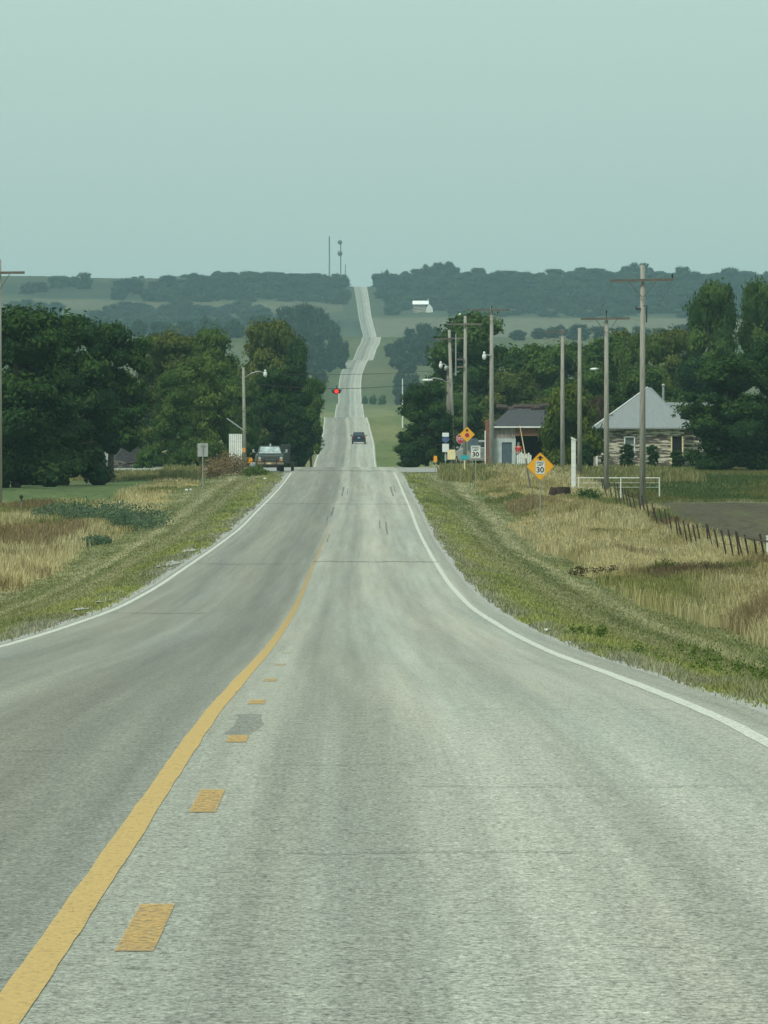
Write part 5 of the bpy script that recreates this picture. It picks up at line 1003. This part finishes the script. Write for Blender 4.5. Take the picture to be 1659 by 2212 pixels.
# ruined house left, behind the dark trees
Y = 640.; xs_ = XX(245, Y); z0 = float(gz(xs_, Y)); root = empty('ruined_house', (xs_, Y, z0), 0, 'ruined house with white gable and collapsed dark roof behind the left trees', 'house')
U = lambda x: XX(x, Y)-xs_
h1 = Z(930, Y, z0); h2 = Z(872, Y, z0); m = MB(); m.prism([(U(226), -.3), (U(244), -.3), (U(244), h1), (U(236), h2), (U(226), h1)], 0, 6); m.build('wall', M['whitewash'], root)
m = MB(); m.prism([(U(222), h1-.2), (U(236), h2+.1), (U(248), h1-.2), (U(248), h1-.05), (U(236), h2+.28), (U(222), h1-.05)], -.3, 6.2); m.build('roof', M['shingle'], root)
m = MB(); m.add([(U(238), 0, Z(960, Y, z0)), (U(280), 0, Z(948, Y, z0)), (U(338), 0, Z(1004, Y, z0)), (U(338), -2.2, Z(1012, Y, z0)), (U(232), -2.2, Z(1014, Y, z0))], [(0, 1, 2, 3, 4)]); m.build('collapsed_roof', M['darkroof'], root)
for k in range(9): m = MB(); m.box((U(250+k*9), -2.4, .25+.1*(k % 3)), (1.6, .08, .1), ry=random.uniform(-.25, .25)); m.build('fallen_board', M['wood'], root)
# white shed left
Y = 610.; xs_ = XX(508, Y); z0 = float(gz(xs_, Y)); root = empty('white_shed', (xs_, Y, z0), 0, 'small white board shed with sloping roof behind the tan bush', 'shed'); U = lambda x: XX(x, Y)-xs_
for k in range(7): m = MB(); xx = U(496.5+k*4.1); m.box((xx, random.uniform(0, .02), Z(947, Y, z0)/2), (.135, .04, Z(929+k*.6, Y, z0)*.98)); 
m = MB(); m.box((U(508), .3, 1.2), (U(522)-U(494), .4, 2.6)); m.build('frame', M['dark'], root)
for k in range(7): m = MB(); m.box((U(496.5+k*4.1), .06, 1.25), (.125, .05, 2.65)); m.build('board', M['white'], root)
m = MB(); m.prism([(U(490), Z(905, Y, z0)), (U(526), Z(930, Y, z0)), (U(526), Z(928, Y, z0)), (U(490), Z(902, Y, z0))], -.3, 2.4); m.build('roof', M['galv'], root)
# ------------------------------------------------------------------ far farmhouse, masts
Y = 4740.; xs_ = XX(908, Y); z0 = float(gz(xs_, Y)); root = empty('farmhouse', (xs_, Y, z0), 0, 'small white roofed farmhouse on the far hillside', 'house'); U = lambda x: XX(x, Y)-xs_
roofw = plain('bright_roof', (.85, .88, .86), .5, var=.03)
m = MB(); m.box((U(906), 2, Z(662, Y, z0)/2), (U(922)-U(894), 6, Z(657, Y, z0)+1)); m.build('wall', M['peel'], root); m = MB(); m.prismx([(-2, Z(657, Y, z0)), (6, Z(657, Y, z0)), (2.4, Z(649, Y, z0))], U(891), U(926)); m.build('roof', roofw, root)
m = MB(); m.prism([(U(919), -1), (U(936), -1), (U(934), Z(664, Y, z0)), (U(927), Z(656, Y, z0)), (U(921), Z(664, Y, z0))], -4, -2.2); m.build('gable', M['white'], root); m = MB(); m.box((U(925), 2, Z(648, Y, z0)), (.5, .5, 1.6)); m.build('chimney', M['white'], root)
Y = 4600.; X0 = XX(992, Y); z0 = float(gz(X0, Y)); root = empty('silo', (X0, Y, z0), 0, 'tiny pale silo in the far light field', 'silo'); m = MB(); m.tube([(0, 0, -.5), (0, 0, 4.0)], 1.7, 14); m.build('cylinder', M['paleblue'], root); m = MB(); m.ell((0, 0, 4.0), (1.7, 1.7, 1.2)); m.build('dome', M['white'], root, smooth=True)
def mast(x, Y, top, label, w0, w1, dishes=()):
    X0 = XX(x, Y); z0 = float(gz(X0, Y)); root = empty('radio_mast', (X0, Y, z0), 0, label, 'radio mast', 'radio masts on the skyline'); H = Z(top, Y, z0); m = MB()
    n = int(H/2.2); L3 = [(math.cos(a), math.sin(a)) for a in (.5, 2.6, 4.7)]
    for a in L3: m.tube([(a[0]*w0, a[1]*w0, 0), (a[0]*w1, a[1]*w1, H)], .11, 4)
    for k in range(n):
        z_0, z_1 = H*k/n, H*(k+1)/n; ra, rb = w0+(w1-w0)*k/n, w0+(w1-w0)*(k+1)/n
        for i in range(3): a, b = L3[i], L3[(i+1) % 3]; m.tube([(a[0]*ra, a[1]*ra, z_0), (b[0]*rb, b[1]*rb, z_1)], .06, 3, False)
    m.build('lattice', M['galvdark'], root)
    for y_, r_ in dishes: q = MB(); q.ell((-.5, -.5, Z(y_, Y, z0)), (r_, r_*.7, r_)); q.build('antenna', M['galvdark'], root, smooth=True)
M['galvdark'] = plain('dark_mast_steel', (.10, .11, .115), .7, .3)
mast(711.5, 5230, 510, 'taller plain mast left of the far road', .42, .30); mast(736, 5260, 521, 'mast with two round antennas left of the far road', .30, .22, ((523, 1.5), (547, 1.7))); mast(746, 5300, 570, 'faint short third mast nearest the far road', .22, .15)
# ------------------------------------------------------------------ person in the bay
def skin(pts, edges, rad, mat, name, parent, sub=1):
    me = bpy.data.meshes.new('s'); me.from_pydata(pts, edges, []); o = bpy.data.objects.new('s', me); col.objects.link(o); md = o.modifiers.new('k', 'SKIN'); md.use_smooth_shade = True
    for i, v in enumerate(me.skin_vertices[0].data): v.radius = (rad[i], rad[i]); v.use_root = (i == 0)
    sb = o.modifiers.new('s', 'SUBSURF'); sb.levels = sub; sb.render_levels = sub
    dg = bpy.context.evaluated_depsgraph_get(); m2 = bpy.data.meshes.new_from_object(o.evaluated_get(dg)); bpy.data.objects.remove(o); m2.materials.clear(); m2.materials.append(mat); m2.name = name
    return link(bpy.data.objects.new(name, m2), parent)
Y = 646.; X0 = XX(1119, Y)+.65; X0 = XX(1120, Y); z0 = float(gz(X0, Y)); root = empty('person', (X0, Y, z0), 0, 'person in a red shirt standing in front of the dark bay', 'person')
pts = [(0, 0, .92), (0, 0, 1.15), (0, 0, 1.38), (0, -.01, 1.50), (0, -.02, 1.60), (0, -.02, 1.70), (-.19, 0, 1.40), (-.27, .0, 1.14), (-.22, -.12, .93), (-.20, -.16, .85), (.19, 0, 1.40), (.27, 0, 1.14), (.24, -.10, .92), (.23, -.13, .84), (-.09, 0, .86), (-.11, -.01, .48), (-.12, .02, .09), (-.13, -.12, .04), (.09, 0, .86), (.11, -.01, .48), (.12, .02, .09), (.13, -.12, .04)]
ed = [(0, 1), (1, 2), (2, 3), (3, 4), (4, 5), (2, 6), (6, 7), (7, 8), (8, 9), (2, 10), (10, 11), (11, 12), (12, 13), (0, 14), (14, 15), (15, 16), (16, 17), (0, 18), (18, 19), (19, 20), (20, 21)]
rad = [.14, .125, .15, .055, .095, .09, .06, .045, .035, .03, .06, .045, .035, .03, .09, .062, .042, .04, .09, .062, .042, .04]
skin(pts, ed, rad, M['skin'], 'body', root, 2)
skin([pts[0], pts[1], (0, 0, 1.36), (-.20, 0, 1.40), (-.26, 0, 1.20), (.20, 0, 1.40), (.26, 0, 1.20)], [(0, 1), (1, 2), (2, 3), (3, 4), (2, 5), (5, 6)], [.145, .135, .15, .075, .06, .075, .06], M['shirt'], 'shirt', root, 2)
skin([(0, 0, .94), pts[14], pts[15], (-.12, .01, .14), pts[18], pts[19], (.12, .01, .14)], [(0, 1), (1, 2), (2, 3), (0, 4), (4, 5), (5, 6)], [.155, .11, .08, .065, .11, .08, .065], M['jeans'], 'trousers', root, 2)
m = MB(); m.ell((0, .015, 1.70), (.10, .11, .10)); m.build('hair', M['hair'], root, smooth=True)
for s in (-1, 1): m = MB(); m.ell((s*.035, -.105, 1.655), (.012, .01, .01), 6, 4); m.build('eye', M['black'], root)
m = MB(); m.ell((0, -.118, 1.62), (.014, .02, .022), 6, 4); m.build('nose', M['skin'], root)
# small clutter: mailbox on the left verge, pale stones, blue bin by the stop sign
root, z0 = sign_root('mailbox', 46, 395, 'small dark mailbox on a post near the left edge', 'mailbox'); post(root, .75, 'wood', w=.08); m = MB(); m.box((0, .05, .84), (.17, .42, .2), bev=.05); m.build('box', M['black'], root)
for k, (x, Y, s) in enumerate([(403, 452, .10), (412, 455, .08), (572, 505, .10), (712*1.663, 140, .035), (1180, 128, .05)]):
    X0 = XX(x, Y); m = MB(); m.ell((0, 0, s*.4), (s, s*.8, s*.6), 7, 5); o = m.build('pale_stone', M['white']); o.location = (X0, Y, float(gz(X0, Y))+.12*(k < 3)); tag(o, ['pale stone beside the sign seen from behind, left one', 'pale stone beside the sign seen from behind, right one', 'pale stone on the left verge near the crossroads', 'small pale stone high on the right verge', 'small pale scrap on the mown right verge'][k], 'stone', 'pale stones on the verges')
root, z0 = sign_root('blue_banner', 1020, 640, 'blue panel behind the white speed limit sign', 'panel'); plate(root, rrect(1.0, 1.0, .2), Z(960, 640, z0), M['doorblue'], name='panel', th=.03); post(root, Z(956, 640, z0))
# ------------------------------------------------------------------ haze
import bmesh
hb = MB(); x0, x1, y0, y1, z_0, z_1 = -4500, 4500, -260, 14500, -140+E, 172; hb.box(((x0+x1)/2, (y0+y1)/2, (z_0+z_1)/2), (x1-x0, y1-y0, z_1-z_0))
hm = bpy.data.materials.new('haze_air'); hm.use_nodes = True; nt = hm.node_tree; nt.nodes.remove(nt.nodes['Principled BSDF']); pv = nt.nodes.new('ShaderNodeVolumePrincipled')
pv.inputs['Color'].default_value = (.55, .85, .98, 1); pv.inputs['Density'].default_value = 7.0e-5; pv.inputs['Anisotropy'].default_value = 0.0
nt.links.new(pv.outputs[0], nt.nodes['Material Output'].inputs['Volume']); hz = hb.build('haze', hm); tag(hz, 'pale blue haze filling the air over the whole valley', 'haze', kind='stuff')
